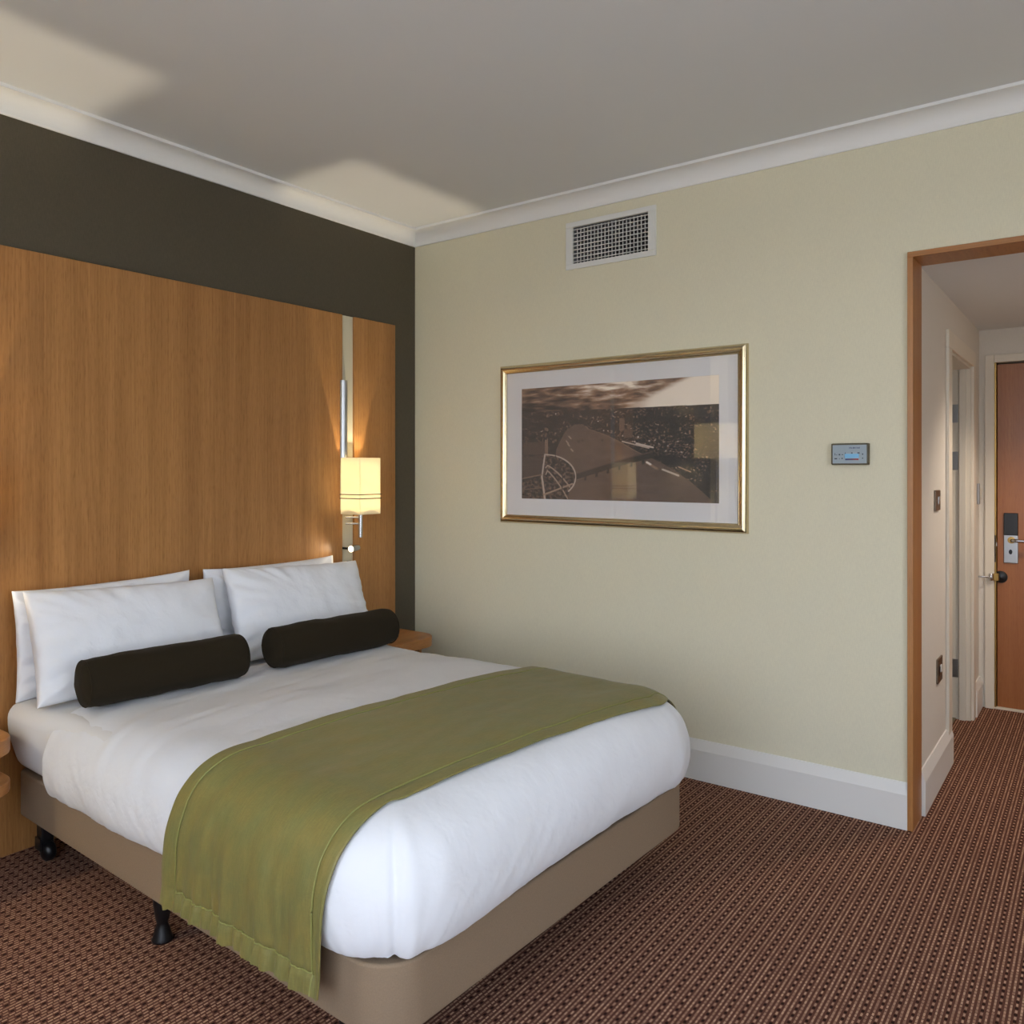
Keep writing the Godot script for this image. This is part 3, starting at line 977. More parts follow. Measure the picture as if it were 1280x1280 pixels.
func build_bed() -> void:
	# divan base with its castors and glides
	var b := thing("divan", "taupe fabric divan base on black castors and glides", "bed", BED_AT, BED_TURN)
	part("upholstery", pad(BED_W, BED_L, 0.155, 0.316, 0.115, 0.008, 0.0), M.base_cloth, b)
	part("underside", box(Vector3(-BED_W / 2 + 0.05, 0.147, 0.05), Vector3(BED_W / 2 - 0.05, 0.157, BED_L - 0.05), 0.002), M.black_plastic, b)
	for s in [-1, 1]:
		for z in ([0.94, 1.80] if s < 0 else [0.94, 1.35]):
			var x: float = s * (BED_W / 2 - 0.055)
			part("glide", at(lathe([Vector2(0.0005, 0.152), Vector2(0.028, 0.152), Vector2(0.026, 0.105), Vector2(0.020, 0.066), Vector2(0.0165, 0.058), Vector2(0.0165, 0.048), Vector2(0.021, 0.038), Vector2(0.027, 0.014), Vector2(0.031, 0.006), Vector2(0.030, 0.0005), Vector2(0.0005, 0.0)], 24), Vector3(x, 0, z)), M.black_plastic, b)
		var cx: float = s * (BED_W / 2 - 0.055)
		var fork := part("castor", merged([box(Vector3(cx - 0.022, 0.055, 0.085), Vector3(cx + 0.022, 0.150, 0.135), 0.008), box(Vector3(cx - 0.029, 0.04, 0.09), Vector3(cx - 0.023, 0.085, 0.14), 0.003)]), M.black_plastic, b)
		part("wheel", moved(lathe([Vector2(0.0005, -0.022), Vector2(0.015, -0.022), Vector2(0.025, -0.019), Vector2(0.033, -0.012), Vector2(0.035, 0.0), Vector2(0.033, 0.012), Vector2(0.025, 0.019), Vector2(0.015, 0.022), Vector2(0.0005, 0.022)], 24), Transform3D(Basis(Vector3(0, 0, 1), PI / 2), Vector3(cx, 0.035, 0.135))), M.black_plastic, fork)
	# mattress under its fitted sheet
	var m := thing("mattress", "white sheeted mattress showing beside the pillows", "mattress", BED_AT, BED_TURN)
	part("fitted_sheet", pad(BED_W + 0.006, BED_L - 0.03, 0.318, 0.577, 0.15, 0.055, 0.003, 0.040), M.sheet, m)
	# duvet
	var dv := thing("duvet", "smooth white duvet covering the bed down to its base", "duvet", BED_AT, BED_TURN)
	var reach := length_of(edge_profile)
	var cxh := BED_W / 2 - 0.180
	var czh := BED_L - 0.180
	var q0 := 0.345
	var ps := spaced(-cxh - reach, -cxh, 34) + spaced(-cxh, cxh, 80).slice(1) + spaced(cxh, cxh + reach, 34).slice(1)
	var qs := spaced(q0, czh, 100) + spaced(czh, czh + reach, 34).slice(1)
	var rows := []
	# turned-under head edge
	for k in 5:
		var row := []
		var a := (4 - k) / 4.0 * PI * 0.9
		for p in ps:
			var base := draped(p, q0, edge_profile, 0.0)
			var up := draped(p, q0, edge_profile, 0.01) - base
			row.append(base + up.normalized() * (-0.013 * (1.0 - cos(a))) + Vector3(0, 0, -0.013 * sin(a) + (0.012 if a > 2.5 else 0.0)) + puff(p, q0, cxh, czh) * up.normalized())
		rows.append(row)
	for q in qs.slice(1):
		var row := []
		for p in ps:
			var base := draped(p, q, edge_profile, 0.0)
			var up := (draped(p, q, edge_profile, 0.01) - base).normalized()
			row.append(base + up * puff(p, q, cxh, czh))
		rows.append(row)
	part("cover", sheet(rows), M.linen, dv)
	# green runner across the foot
	var rn := thing("bed_runner", "olive green bed runner draped across the foot of the bed", "bed runner", BED_AT, BED_TURN)
	var r_reach := length_of(runner_profile)
	var rp := spaced(-cxh - r_reach, -cxh, 90) + spaced(-cxh, cxh, 90).slice(1) + spaced(cxh, cxh + reach, 40).slice(1)
	var front := []
	var uvs := []
	var nt := 84
	var seams := [[], []]
	var hem := []
	for i in nt + 1:
		var t := float(i) / nt
		var row := []
		var uvr := []
		for p in rp:
			var c := runner_point(p, t, cxh, r_reach)
			row.append(c)
			uvr.append(Vector2(p, t * 0.68))
		front.append(row)
		uvs.append(uvr)
	for p in rp:
		seams[0].append(runner_point(p, 0.082, cxh, r_reach, 0.0026))
		seams[1].append(runner_point(p, 0.925, cxh, r_reach, 0.0026))
	for k in 161: hem.append(runner_point(-cxh - r_reach + 0.052, 0.082 + 0.843 * k / 160.0, cxh, r_reach, 0.0015))
	# give the cloth its thickness: upper face, lower face, edges
	var back := []
	for i in nt + 1:
		var row := []
		var t := float(i) / nt
		for j in rp.size(): row.append(runner_point(rp[j], t, cxh, r_reach, -0.004))
		back.append(row)
	var shell := front.duplicate()
	var shell_uv := uvs.duplicate()
	for i in range(nt, -1, -1):
		shell.append(back[i])
		shell_uv.append(uvs[i])
	shell.append(front[0])
	shell_uv.append(uvs[0])
	part("cloth", sheet(shell, shell_uv), M.runner, rn)
	for s in seams: part("seam", tube(s, 0.0020, 6), M.runner_seam, rn)
	part("gathered_seam", tube(hem, 0.0018, 6), M.runner_seam, rn)

func runner_point(p: float, t: float, cxh: float, r_reach: float, raise := 0.0) -> Vector3:
	var hang := clampf((-p - cxh) / r_reach, 0.0, 1.0)
	var q := lerpf(1.185, 1.815, t) + 0.062 * (p / 0.74) + 0.092 + 0.004 * hang + (t - 0.5) * 0.07 * hang
	var base := draped(p, q, runner_profile, 0.014)
	var up := (draped(p, q, runner_profile, 0.024) - base).normalized()
	var from_end := r_reach * (1.0 - hang)
	var off := 0.0
	off += wrinkle.get_noise_2d(p * 2.6, q * 3.5) * 0.006
	# soft upright folds on the hanging part, tight gathers below the drawn seam
	var folds := wrinkle.get_noise_2d(t * 13.0 + 3.0, hang * 0.8) + 0.6 * sin(t * 31.0 + 0.5)
	off += folds * 0.006 * smoothstep(0.30, 0.80, hang)
	var gath := sin(t * 92.0 + wrinkle.get_noise_1d(t * 9.0) * 5.0) + 0.7 * wrinkle.get_noise_1d(t * 60.0 + 9.0)
	var inner := smoothstep(0.03, 0.09, t) * smoothstep(0.97, 0.91, t)
	if hang > 0.0:
		if from_end < 0.052: off += (gath * 0.0055 * inner + 0.004) * sin(clampf(from_end / 0.052, 0.0, 1.0) * PI * 0.5 + PI * 0.5) + gath * 0.003 * inner
		elif from_end < 0.16: off += gath * 0.0035 * inner * (1.0 - (from_end - 0.052) / 0.108)
		off -= 0.004 * exp(-pow((from_end - 0.052) / 0.006, 2.0)) * inner
	for s in [0.082, 0.925]: off -= 0.0028 * exp(-pow((t - s) * 0.66 / 0.005, 2.0))
	var sag := Vector3.ZERO
	if hang > 0.0: sag.y = (gath * 0.004 + wrinkle.get_noise_1d(t * 20.0) * 0.008) * smoothstep(0.06, 0.0, from_end)
	return base + up * (off + raise) + sag

func spaced(a: float, b: float, n: int) -> Array:
	var out := []
	for k in n + 1: out.append(lerpf(a, b, float(k) / n))
	return out

func puff(p: float, q: float, cxh: float, czh: float) -> float:
	var dx := maxf(absf(p) - cxh, 0.0)
	var dz := maxf(q - czh, 0.0)
	var o := wrinkle.get_noise_2d(p * 1.3, q * 1.6) * 0.008 + wrinkle.get_noise_2d(p * 4.0 + q * 3.0 + 40.0, q * 4.2 - p) * 0.0018
	# long shallow creases running across, strongest towards the head
	o += fine.get_noise_2d(p * 1.5 + 8.0, q * 11.0 + p * 1.5) * 0.004 * smoothstep(1.5, 0.6, q)
	# folded corners at the foot
	if dx > 0.0 and dz > 0.0:
		var phi := atan2(dz, dx)
		var far := smoothstep(0.08, 0.2, maxf(dx, dz))
		o += far * (-0.008 * exp(-pow((phi - 0.86) / 0.045, 2.0)) + 0.007 * exp(-pow((phi - 1.02) / 0.12, 2.0)))
	# tucks along the hem
	var hem := smoothstep(0.22, 0.33, maxf(dx, dz))
	o += hem * wrinkle.get_noise_2d((p + q) * 13.0, maxf(dx, dz) * 3.0) * 0.0016
	return o

# upholstered block: rounded corners in plan, rounded top and bottom edges, from the head end (z = 0) to the foot
func pad(w: float, l: float, y0: float, y1: float, corner: float, edge: float, rough: float, head_bulge := 0.0) -> Dictionary:
	var rings := []
	for k in 7: rings.append([edge * (1.0 - sin(k / 6.0 * PI / 2)), y0 + edge * (1.0 - cos(k / 6.0 * PI / 2))])
	for k in range(1, 6): rings.append([0.0, lerpf(y0 + edge, y1 - edge, k / 6.0)])
	for k in 7: rings.append([edge * (1.0 - cos(k / 6.0 * PI / 2)), y1 - edge * (1.0 - sin(k / 6.0 * PI / 2))])
	for k in range(1, 5): rings.append([lerpf(edge, w * 0.47, k / 4.0), y1])
	for k in range(1, 3): rings.push_front([lerpf(edge, w * 0.47, k / 2.0), y0])
	var v := PackedVector3Array()
	var idx := PackedInt32Array()
	var n := 0
	for r in rings:
		var inset: float = r[0]
		var ring := []
		for c in 4:
			var cr := maxf((corner if c < 2 else minf(corner, 0.045)) - inset, 0.004)
			var cn := maxf((corner if (c + 1) % 4 < 2 else minf(corner, 0.045)) - inset, 0.004)
			var mid := Vector2((w / 2 - inset - cr) * (1 if c == 0 or c == 3 else -1), (l / 2 - inset - cr) * (1 if c < 2 else -1))
			for k in 9:
				var t := (c + k / 8.0) * PI / 2
				ring.append(mid + Vector2(cos(t), sin(t)) * cr)
			# points along the straight side that follows
			var m2 := Vector2((w / 2 - inset - cn) * (1 if (c + 1) % 4 == 0 or (c + 1) % 4 == 3 else -1), (l / 2 - inset - cn) * (1 if (c + 1) % 4 < 2 else -1))
			var from: Vector2 = ring[ring.size() - 1]
			var to := m2 + Vector2(cos((c + 1) * PI / 2), sin((c + 1) * PI / 2)) * cn
			for k in range(1, 16): ring.append(from.lerp(to, k / 16.0))
		n = ring.size()
		for p in ring:
			var q := Vector3(p.x, r[1], p.y + l / 2)
			if rough > 0.0: q += Vector3(p.x, 0, p.y).normalized() * wrinkle.get_noise_3d(q.x * 7.0, q.y * 5.0, q.z * 7.0) * rough
			q.x += signf(q.x) * head_bulge * smoothstep(0.40, 0.22, q.z) * smoothstep(w * 0.3, w * 0.48, absf(q.x)) * smoothstep(0.30, 0.50, q.y)
			v.append(q)
	for i in rings.size() - 1:
		for k in n:
			var a := i * n + k
			var b := i * n + (k + 1) % n
			idx.append_array(PackedInt32Array([a, b, a + n, b, b + n, a + n]))
	return geo(v, idx)

# ------------------------------------------------------------------ pillows
func pillow_shape(hw: float, hh: float, half: float, s: int) -> Dictionary:
	var nu := 56
	var nv := 40
	var rows := []
	var v := PackedVector3Array()
	var idx := PackedInt32Array()
	for side in [1.0, -1.0]:
		for j in nv + 1:
			var y := -1.0 + 2.0 * j / nv
			y = sin(y * PI / 2)
			for i in nu + 1:
				var x := sin((-1.0 + 2.0 * i / nu) * PI / 2)
				var px := hw * x * (1.0 - 0.035 * (1.0 - pow(absf(y), 2.5)))
				var py := hh * y * (1.0 - 0.055 * (1.0 - pow(absf(x), 3.0)))
				var body := pow(maxf(0.0, (1.0 - x * x) * (1.0 - y * y)), 0.33)
				var edge := smoothstep(0.0, 0.5, body)
				var w := wrinkle.get_noise_3d(px * 5.0 + s * 7.0, py * 5.0, side * 2.0) * 0.010
				# creases that run in from the short sides and the corners
				var ang := atan2(y, x * 1.4)
				w += fine.get_noise_2d(ang * 5.0 + s * 3.0, s + side) * 0.014 * smoothstep(0.45, 0.95, maxf(absf(x), absf(y)))
				v.append(Vector3(px, py, side * (half * body + w * edge)))
	var w1 := nu + 1
	var per := w1 * (nv + 1)
	for side in 2:
		for j in nv:
			for i in nu:
				var q := side * per + j * w1 + i
				idx.append_array(PackedInt32Array([q, q + 1, q + w1, q + 1, q + w1 + 1, q + w1] if side == 0 else [q, q + w1, q + 1, q + 1, q + w1, q + w1 + 1]))
	return geo(v, idx)

func set_pillow(label: String, bottom: Vector3, top: Vector3, hw: float, half: float, turn: float, roll: float, s: int) -> void:
	var hh := bottom.distance_to(top) / 2
	var o := thing("pillow", label, "pillow", (bottom + top) / 2, 0.0, "white bed pillows")
	var y := (top - bottom).normalized()
	var x := Vector3(cos(turn), 0, -sin(turn))
	x = (x - y * x.dot(y)).normalized()
	var z := x.cross(y).normalized()
	o.basis = Basis(x, y, z) * Basis(Vector3(0, 0, 1), roll)
	part("pillowcase", pillow_shape(hw, hh, half, s), M.pillow, o)

func build_pillows() -> void:
	set_pillow("white pillow leaning on the headboard behind the pillow farther from the cream wall", Vector3(-1.865, 0.580, 0.112), Vector3(-1.870, 0.985, 0.092), 0.350, 0.052, -0.015, 0.0, 1)
	set_pillow("white pillow leaning on the headboard behind the pillow nearer the cream wall", Vector3(-1.085, 0.580, 0.116), Vector3(-1.085, 0.985, 0.096), 0.365, 0.052, -0.015, 0.0, 2)
	set_pillow("white front pillow behind the bolster farther from the cream wall", Vector3(-1.850, 0.580, 0.320), Vector3(-1.838, 0.968, 0.160), 0.372, 0.085, -0.03, -0.02, 3)
	set_pillow("white front pillow behind the bolster nearer the cream wall", Vector3(-1.050, 0.580, 0.330), Vector3(-1.015, 0.972, 0.172), 0.376, 0.085, -0.03, 0.03, 4)
	bolster("dark brown velvet bolster in front of the pillow farther from the cream wall", Vector3(-2.140, 0.688, 0.470), Vector3(-1.580, 0.690, 0.532), 5)
	bolster("dark brown velvet bolster in front of the pillow nearer the cream wall", Vector3(-1.408, 0.690, 0.534), Vector3(-0.805, 0.688, 0.575), 6)

func bolster(label: String, a: Vector3, b: Vector3, s: int) -> void:
	var o := thing("bolster", label, "bolster", (a + b) / 2, 0.0, "velvet bolsters")
	var len := a.distance_to(b) + 0.03
	var r := 0.085
	var prof := [Vector2(0.0005, -len / 2 - 0.006), Vector2(0.03, -len / 2 - 0.004), Vector2(0.058, -len / 2 - 0.003), Vector2(0.074, -len / 2 + 0.004), Vector2(0.079, -len / 2 + 0.010), Vector2(0.083, -len / 2 + 0.026)]
	for k in range(0, 13): prof.append(Vector2(r, lerpf(-len / 2 + 0.05, len / 2 - 0.05, k / 12.0)))
	for k in range(5, -1, -1): prof.append(Vector2(prof[k].x, -prof[k].y))
	var seg := 40
	var v := PackedVector3Array()
	var idx := PackedInt32Array()
	for p in prof:
		for k in seg:
			var t := TAU * k / seg
			var n := Vector3(cos(t), 0, sin(t))
			var rr: float = p.x + (wrinkle.get_noise_3d(n.x * 1.3 + s * 9.0, p.y * 6.0, n.z * 1.3) * 0.007 if p.x > 0.05 else 0.0)
			rr += (fine.get_noise_2d(t * 5.0, s * 4.0) * 0.004 if absf(absf(p.y) - len / 2) < 0.03 and p.x > 0.05 else 0.0)
			v.append(Vector3(n.x * rr, p.y, n.z * rr))
	for i in prof.size() - 1:
		for k in seg:
			var q := i * seg + k
			var w := i * seg + (k + 1) % seg
			idx.append_array(PackedInt32Array([q, w, q + seg, w, w + seg, q + seg]))
	var y := (b - a).normalized()
	var z := y.cross(Vector3.UP).normalized()
	o.basis = Basis(z.cross(y).normalized() * -1.0, y, z) if false else Basis(y.cross(z).normalized(), y, z)
	part("velvet_cover", geo(v, idx), M.velvet, o)
	for e in [-1.0, 1.0]:
		var ring := []
		for k in 41:
			var t := TAU * k / 40
			ring.append(Vector3(cos(t) * 0.0785, e * (len / 2 - 0.008), sin(t) * 0.0785))
		part("piping", tube(ring, 0.0028, 6), M.velvet, o)

# ------------------------------------------------------------------ nightstands
func build_nightstands() -> void:
	nightstand("oak bedside shelf unit in the corner by the cream wall", -0.625, -0.188, true)
	nightstand("oak bedside shelf unit on the side of the bed away from the cream wall", -2.735, -2.300, false)

func nightstand(label: String, x0: float, x1: float, _right: bool) -> void:
	var o := thing("nightstand", label, "nightstand", Vector3((x0 + x1) / 2, 0.33, 0.03), 0.0, "oak bedside units")
	var w := (x1 - x0) / 2
	var d := 0.335
	var r := 0.11
	var outline := PackedVector2Array()
	outline.append(Vector2(-w, 0.002))
	outline.append(Vector2(w, 0.002))
	for k in 9:
		var t := k / 8.0 * PI / 2
		outline.append(Vector2(w - r + r * cos(t), d - r + r * sin(t)))
	for k in 9:
		var t := PI / 2 + k / 8.0 * PI / 2
		outline.append(Vector2(-w + r + r * cos(t), d - r + r * sin(t)))
	part("top", slab(outline, 0.140, 0.192, 0.004), M.oak_flat, o)
	part("shelf", slab(outline, 0.008, 0.045, 0.004), M.oak_flat, o)
	part("side_panel", box(Vector3(-w + 0.02, 0.045, 0.003), Vector3(-w + 0.038, 0.140, d - 0.12), 0.001), M.oak_trim, o)
	part("side_panel", box(Vector3(w - 0.038, 0.045, 0.003), Vector3(w - 0.02, 0.140, d - 0.12), 0.001), M.oak_trim, o)
	part("back_panel", box(Vector3(-w + 0.038, 0.045, 0.003), Vector3(w - 0.038, 0.140, 0.014), 0.001), M.oak_trim, o)

# ------------------------------------------------------------------ wall lamps
func build_wall_lamps() -> void:
	wall_lamp("cream square wall lamp over the bedside unit by the cream wall", -0.54, 1.0)
	wall_lamp("cream square wall lamp over the bedside unit away from the cream wall", -2.385, -1.0)
	reading_lamp("small chrome reading light below the wall lamp by the cream wall", -0.5475, -1.0, 0.05)
	reading_lamp("small chrome reading light below the wall lamp away from the cream wall", -2.3575, 1.0, 0.012)

func wall_lamp(label: String, x: float, s: float) -> void:
	var o := thing("wall_lamp", label, "lamp", Vector3(x, 1.19, 0.016), 0.0, "square shaded wall lamps")
	var half := 0.0725
	var zc := 0.115 - 0.016
	var h := 0.296
	# rail: half-round chrome bar fixed in the slot
	var rail := []
	for k in 13:
		var t := PI * k / 12
		rail.append(Vector2(cos(t) * 0.026, sin(t) * 0.034))
	var rv := PackedVector3Array()
	var ri := PackedInt32Array()
	for y in [0.02, 0.708]:
		for p in rail: rv.append(Vector3(p.x - s * 0.043, y, p.y))
	for k in 12: ri.append_array(PackedInt32Array([k, k + 1, 13 + k, k + 1, 14 + k, 13 + k]))
	var body := geo(rv, ri)
	var capv := PackedVector3Array()
	var capi := PackedInt32Array()
	for p in rail: capv.append(Vector3(p.x - s * 0.043, 0.708, p.y))
	for k in range(1, 12): capi.append_array(PackedInt32Array([0, k, k + 1]))
	capv.append(Vector3(-s * 0.043, 0.60, 0.0))
	part("rail", merged([body, geo(capv, capi, false)]), M.steel, o)
	# four walls of the shade, open above and below
	var t := 0.0012
	var mesh_f := to_mesh(box(Vector3(-half, 0, -t), Vector3(half, h, t), 0.0003))
	for k in 4:
		var f := part_mesh("shade_panel", mesh_f, M.shade, o)
		f.rotation.y = k * PI / 2
		f.position = Vector3(0, 0, zc) + Vector3(sin(k * PI / 2), 0, cos(k * PI / 2)) * half
	for y in [0.083, 0.104]:
		var e := half + 0.004
		var ring := []
		for c in [[-1, -1], [1, -1], [1, 1], [-1, 1], [-1, -1]]:
			ring.append(Vector3(c[0] * e, y, zc + c[1] * e))
		var segs := []
		for k in 4: segs.append(tube([ring[k], ring[k + 1]], 0.0026, 6))
		part("band", merged(segs), M.shade_band, o)
	# stem, switch and the two arms that carry the shade
	part("stem", at(cyl(0.011, 0.125, 0.002), Vector3(0, -0.0625, zc)), M.chrome, o)
	for y in [-0.018, -0.052]:
		part("arm", tube([Vector3(-s * 0.043, y, 0.03), Vector3(-s * 0.02, y, 0.06), Vector3(0, y, zc)], 0.0055, 8), M.chrome, o)
	part("lamp_holder", at(cyl(0.013, 0.03), Vector3(0, 0.010, zc)), M.white_paint, o)
	part("added_light_block", at(cyl(0.063, 0.003, 0.0008, 32), Vector3(0, 0.022, zc)), M.white_paint, o)  # unseen disc added under the bulb to block most of its downward light
	var bulb := part("bulb", at(lathe([Vector2(0.0005, -0.025), Vector2(0.010, -0.022), Vector2(0.018, -0.008), Vector2(0.020, 0.004), Vector2(0.014, 0.018), Vector2(0.0005, 0.025)], 16), Vector3(0, 0.055, zc)), M.bulb, o)
	var l := OmniLight3D.new()
	l.name = "bulb_light"
	l.light_color = Color(1.0, 0.935, 0.81)
	l.light_energy = 0.68
	l.light_size = 0.012
	l.omni_range = 9.0
	l.omni_attenuation = 2.0
	l.shadow_enabled = true
	l.position = Vector3(0, 0.055, zc)
	bulb.add_child(l)

func reading_lamp(label: String, x: float, s: float, energy: float) -> void:
	var o := thing("reading_lamp", label, "lamp", Vector3(x, 1.006, 0.016), 0.0, "chrome reading lights")
	part("bracket", tube([Vector3(s * 0.03, 0, 0), Vector3(s * 0.03, 0, 0.03), Vector3(s * 0.02, 0, 0.06), Vector3(s * 0.0, 0.002, 0.07)], 0.006, 8), M.black_plastic, o)
	var dir := Vector3(s * 0.97, -0.05, 0.20).normalized()
	var y := dir
	var z := y.cross(Vector3.UP).normalized()
	var basis_ := Basis(y.cross(z).normalized(), y, z)
	var c := Vector3(s * 0.012, 0.002, 0.073)
	var head := part("head", moved(lathe([Vector2(0.0005, -0.034), Vector2(0.014, -0.034), Vector2(0.0165, -0.030), Vector2(0.0175, -0.02), Vector2(0.0195, 0.012), Vector2(0.0200, 0.030), Vector2(0.0190, 0.033), Vector2(0.0175, 0.031), Vector2(0.0005, 0.029)], 24), Transform3D(basis_, c)), M.chrome, o)
	part("lamp_lens", moved(cyl(0.0165, 0.003, 0.0008), Transform3D(basis_, c + dir * 0.0318)), M.lamp_lens, head)
	var l := SpotLight3D.new()
	l.name = "reading_light"
	l.light_color = Color(1.0, 0.92, 0.78)
	l.light_energy = energy
	l.light_size = 0.012
	l.spot_angle = 60.0
	l.spot_angle_attenuation = 0.8
	l.spot_range = 6.0
	l.spot_attenuation = 2.0
	l.shadow_enabled = true
	o.add_child(l)
	l.position = c + dir * 0.037
	l.basis = Basis.looking_at(dir, Vector3.UP)

# ------------------------------------------------------------------ picture
func build_picture() -> void:
	var z0 := 0.643
	var z1 := 2.017
	var y0 := 1.1385
	var y1 := 1.983
	var o := thing("framed_picture", "sepia river city photograph in a champagne gold frame", "picture", Vector3(0, y0, (z0 + z1) / 2))
	var w := (z1 - z0) / 2
	var h := y1 - y0
	var prof := [Vector2(0, 0), Vector2(0, 0.010), Vector2(0.004, 0.018), Vector2(0.010, 0.0245), Vector2(0.018, 0.028), Vector2(0.026, 0.0275), Vector2(0.034, 0.0235), Vector2(0.038, 0.018), Vector2(0.039, 0.020), Vector2(0.044, 0.018), Vector2(0.044, 0.006)]
	var corners := [Vector2(-w, 0), Vector2(w, 0), Vector2(w, h), Vector2(-w, h)]
	var inward := [Vector2(1, 1), Vector2(-1, 1), Vector2(-1, -1), Vector2(1, -1)]
	for k in 4:
		var j := (k + 1) % 4
		var v := PackedVector3Array()
		var idx := PackedInt32Array()
		for p in prof:
			for q in [k, j]:
				var c: Vector2 = corners[q] + inward[q] * p.x
				v.append(Vector3(-p.y, c.y, c.x))
		for i in prof.size() - 1:
			idx.append_array(PackedInt32Array([i * 2, i * 2 + 1, i * 2 + 2, i * 2 + 1, i * 2 + 3, i * 2 + 2]))
		var g := geo(v, idx, true, PackedVector2Array(), false)
		if g.n[8].x > 0:
			for n in g.n.size(): g.n[n] = -g.n[n]
			for t in range(0, g.i.size(), 3):
				var keep: int = g.i[t + 1]
				g.i[t + 1] = g.i[t + 2]
				g.i[t + 2] = keep
		part("frame_rail", g, M.frame, o)
	part("backing", box(Vector3(-0.006, 0.01, -w + 0.01), Vector3(-0.001, h - 0.01, w - 0.01)), M.backing, o)
	part("mount", box(Vector3(-0.0085, 0.03, -w + 0.03), Vector3(-0.006, h - 0.03, w - 0.03), 0.0003), M.mat_board, o)
	var pz0 := 0.784 - (z0 + z1) / 2
	var pz1 := 1.8825 - (z0 + z1) / 2
	var g := quad(Vector3(-0.0092, 1.2705 - y0, pz0), Vector3(-0.0092, 1.2705 - y0, pz1), Vector3(-0.0092, 1.853 - y0, pz1), Vector3(-0.0092, 1.853 - y0, pz0), Vector3(-1, 0, 0))
	part("print", g, M.print, o)
	part("glass_pane", box(Vector3(-0.0145, 0.04, -w + 0.04), Vector3(-0.0125, h - 0.04, w - 0.04), 0.0003), M.glass, o)

# ------------------------------------------------------------------ air grille
func build_vent() -> void:
	var o := thing("air_vent", "white rectangular air grille high on the cream wall", "vent", Vector3(0, 2.445, 1.3145))
	var w := 0.253
	var h := 0.2405
	var iw := 0.212
	var b0 := 0.027
	var b1 := 0.214
	part("frame_rail", box(Vector3(-0.010, 0, -w), Vector3(0.001, b0, w), 0.002), M.vent, o)
	part("frame_rail", box(Vector3(-0.010, b1, -w), Vector3(0.001, h, w), 0.002), M.vent, o)
	part("frame_rail", box(Vector3(-0.010, b0, -w), Vector3(0.001, b1, -iw), 0.002), M.vent, o)
	part("frame_rail", box(Vector3(-0.010, b0, iw), Vector3(0.001, b1, w), 0.002), M.vent, o)
	var blade := to_mesh(box(Vector3(-0.002, -0.0017, -iw), Vector3(0.007, 0.0017, iw), 0.0006))
	for k in 9:
		var m := part_mesh("blade", blade, M.vent, o)
		m.position = Vector3(0, lerpf(b0 + 0.012, b1 - 0.012, k / 8.0), 0)
		m.rotation.z = 0.12
	var fin := to_mesh(box(Vector3(0.018, b0, -0.0015), Vector3(0.026, b1, 0.0015), 0.0006))
	for k in 21:
		var m := part_mesh("fin", fin, M.vent, o)
		m.position = Vector3(0, 0, lerpf(-iw + 0.010, iw - 0.010, k / 20.0))
	# sheet-metal duct running back above the bathroom ceiling
	var dd := 1.3
	part("duct", merged([box(Vector3(dd, b0 - 0.002, -iw - 0.002), Vector3(dd + 0.003, b1 + 0.001, iw + 0.002)), box(Vector3(0.004, b0 - 0.002, -iw - 0.002), Vector3(dd, b0, iw + 0.002)), box(Vector3(0.004, b1, -iw - 0.002), Vector3(dd, b1 + 0.001, iw + 0.002)), box(Vector3(0.004, b0, -iw - 0.002), Vector3(dd, b1, -iw)), box(Vector3(0.004, b0, iw), Vector3(dd, b1, iw + 0.002))]), M.duct, o)

# ------------------------------------------------------------------ thermostat
func build_thermostat() -> void:
	var o := thing("thermostat", "small grey climate control panel with blue display on the cream wall", "thermostat", Vector3(0, 1.443, 2.4475))
	var w := 0.072
	var h := 0.088
	part("case", at(rbox(Vector3(0.030, h, 0.144), 0.004, 2), Vector3(-0.015, h / 2, 0)), M.case, o)
	part("face_plate", quad(Vector3(-0.0303, 0.006, -w + 0.006), Vector3(-0.0303, 0.006, w - 0.006), Vector3(-0.0303, h - 0.007, w - 0.006), Vector3(-0.0303, h - 0.007, -w + 0.006), Vector3(-1, 0, 0)), M.panel, o)
	part("display", box(Vector3(-0.0316, 0.0275, -0.0185), Vector3(-0.0301, 0.0445, 0.0365), 0.0003), M.lcd, o)

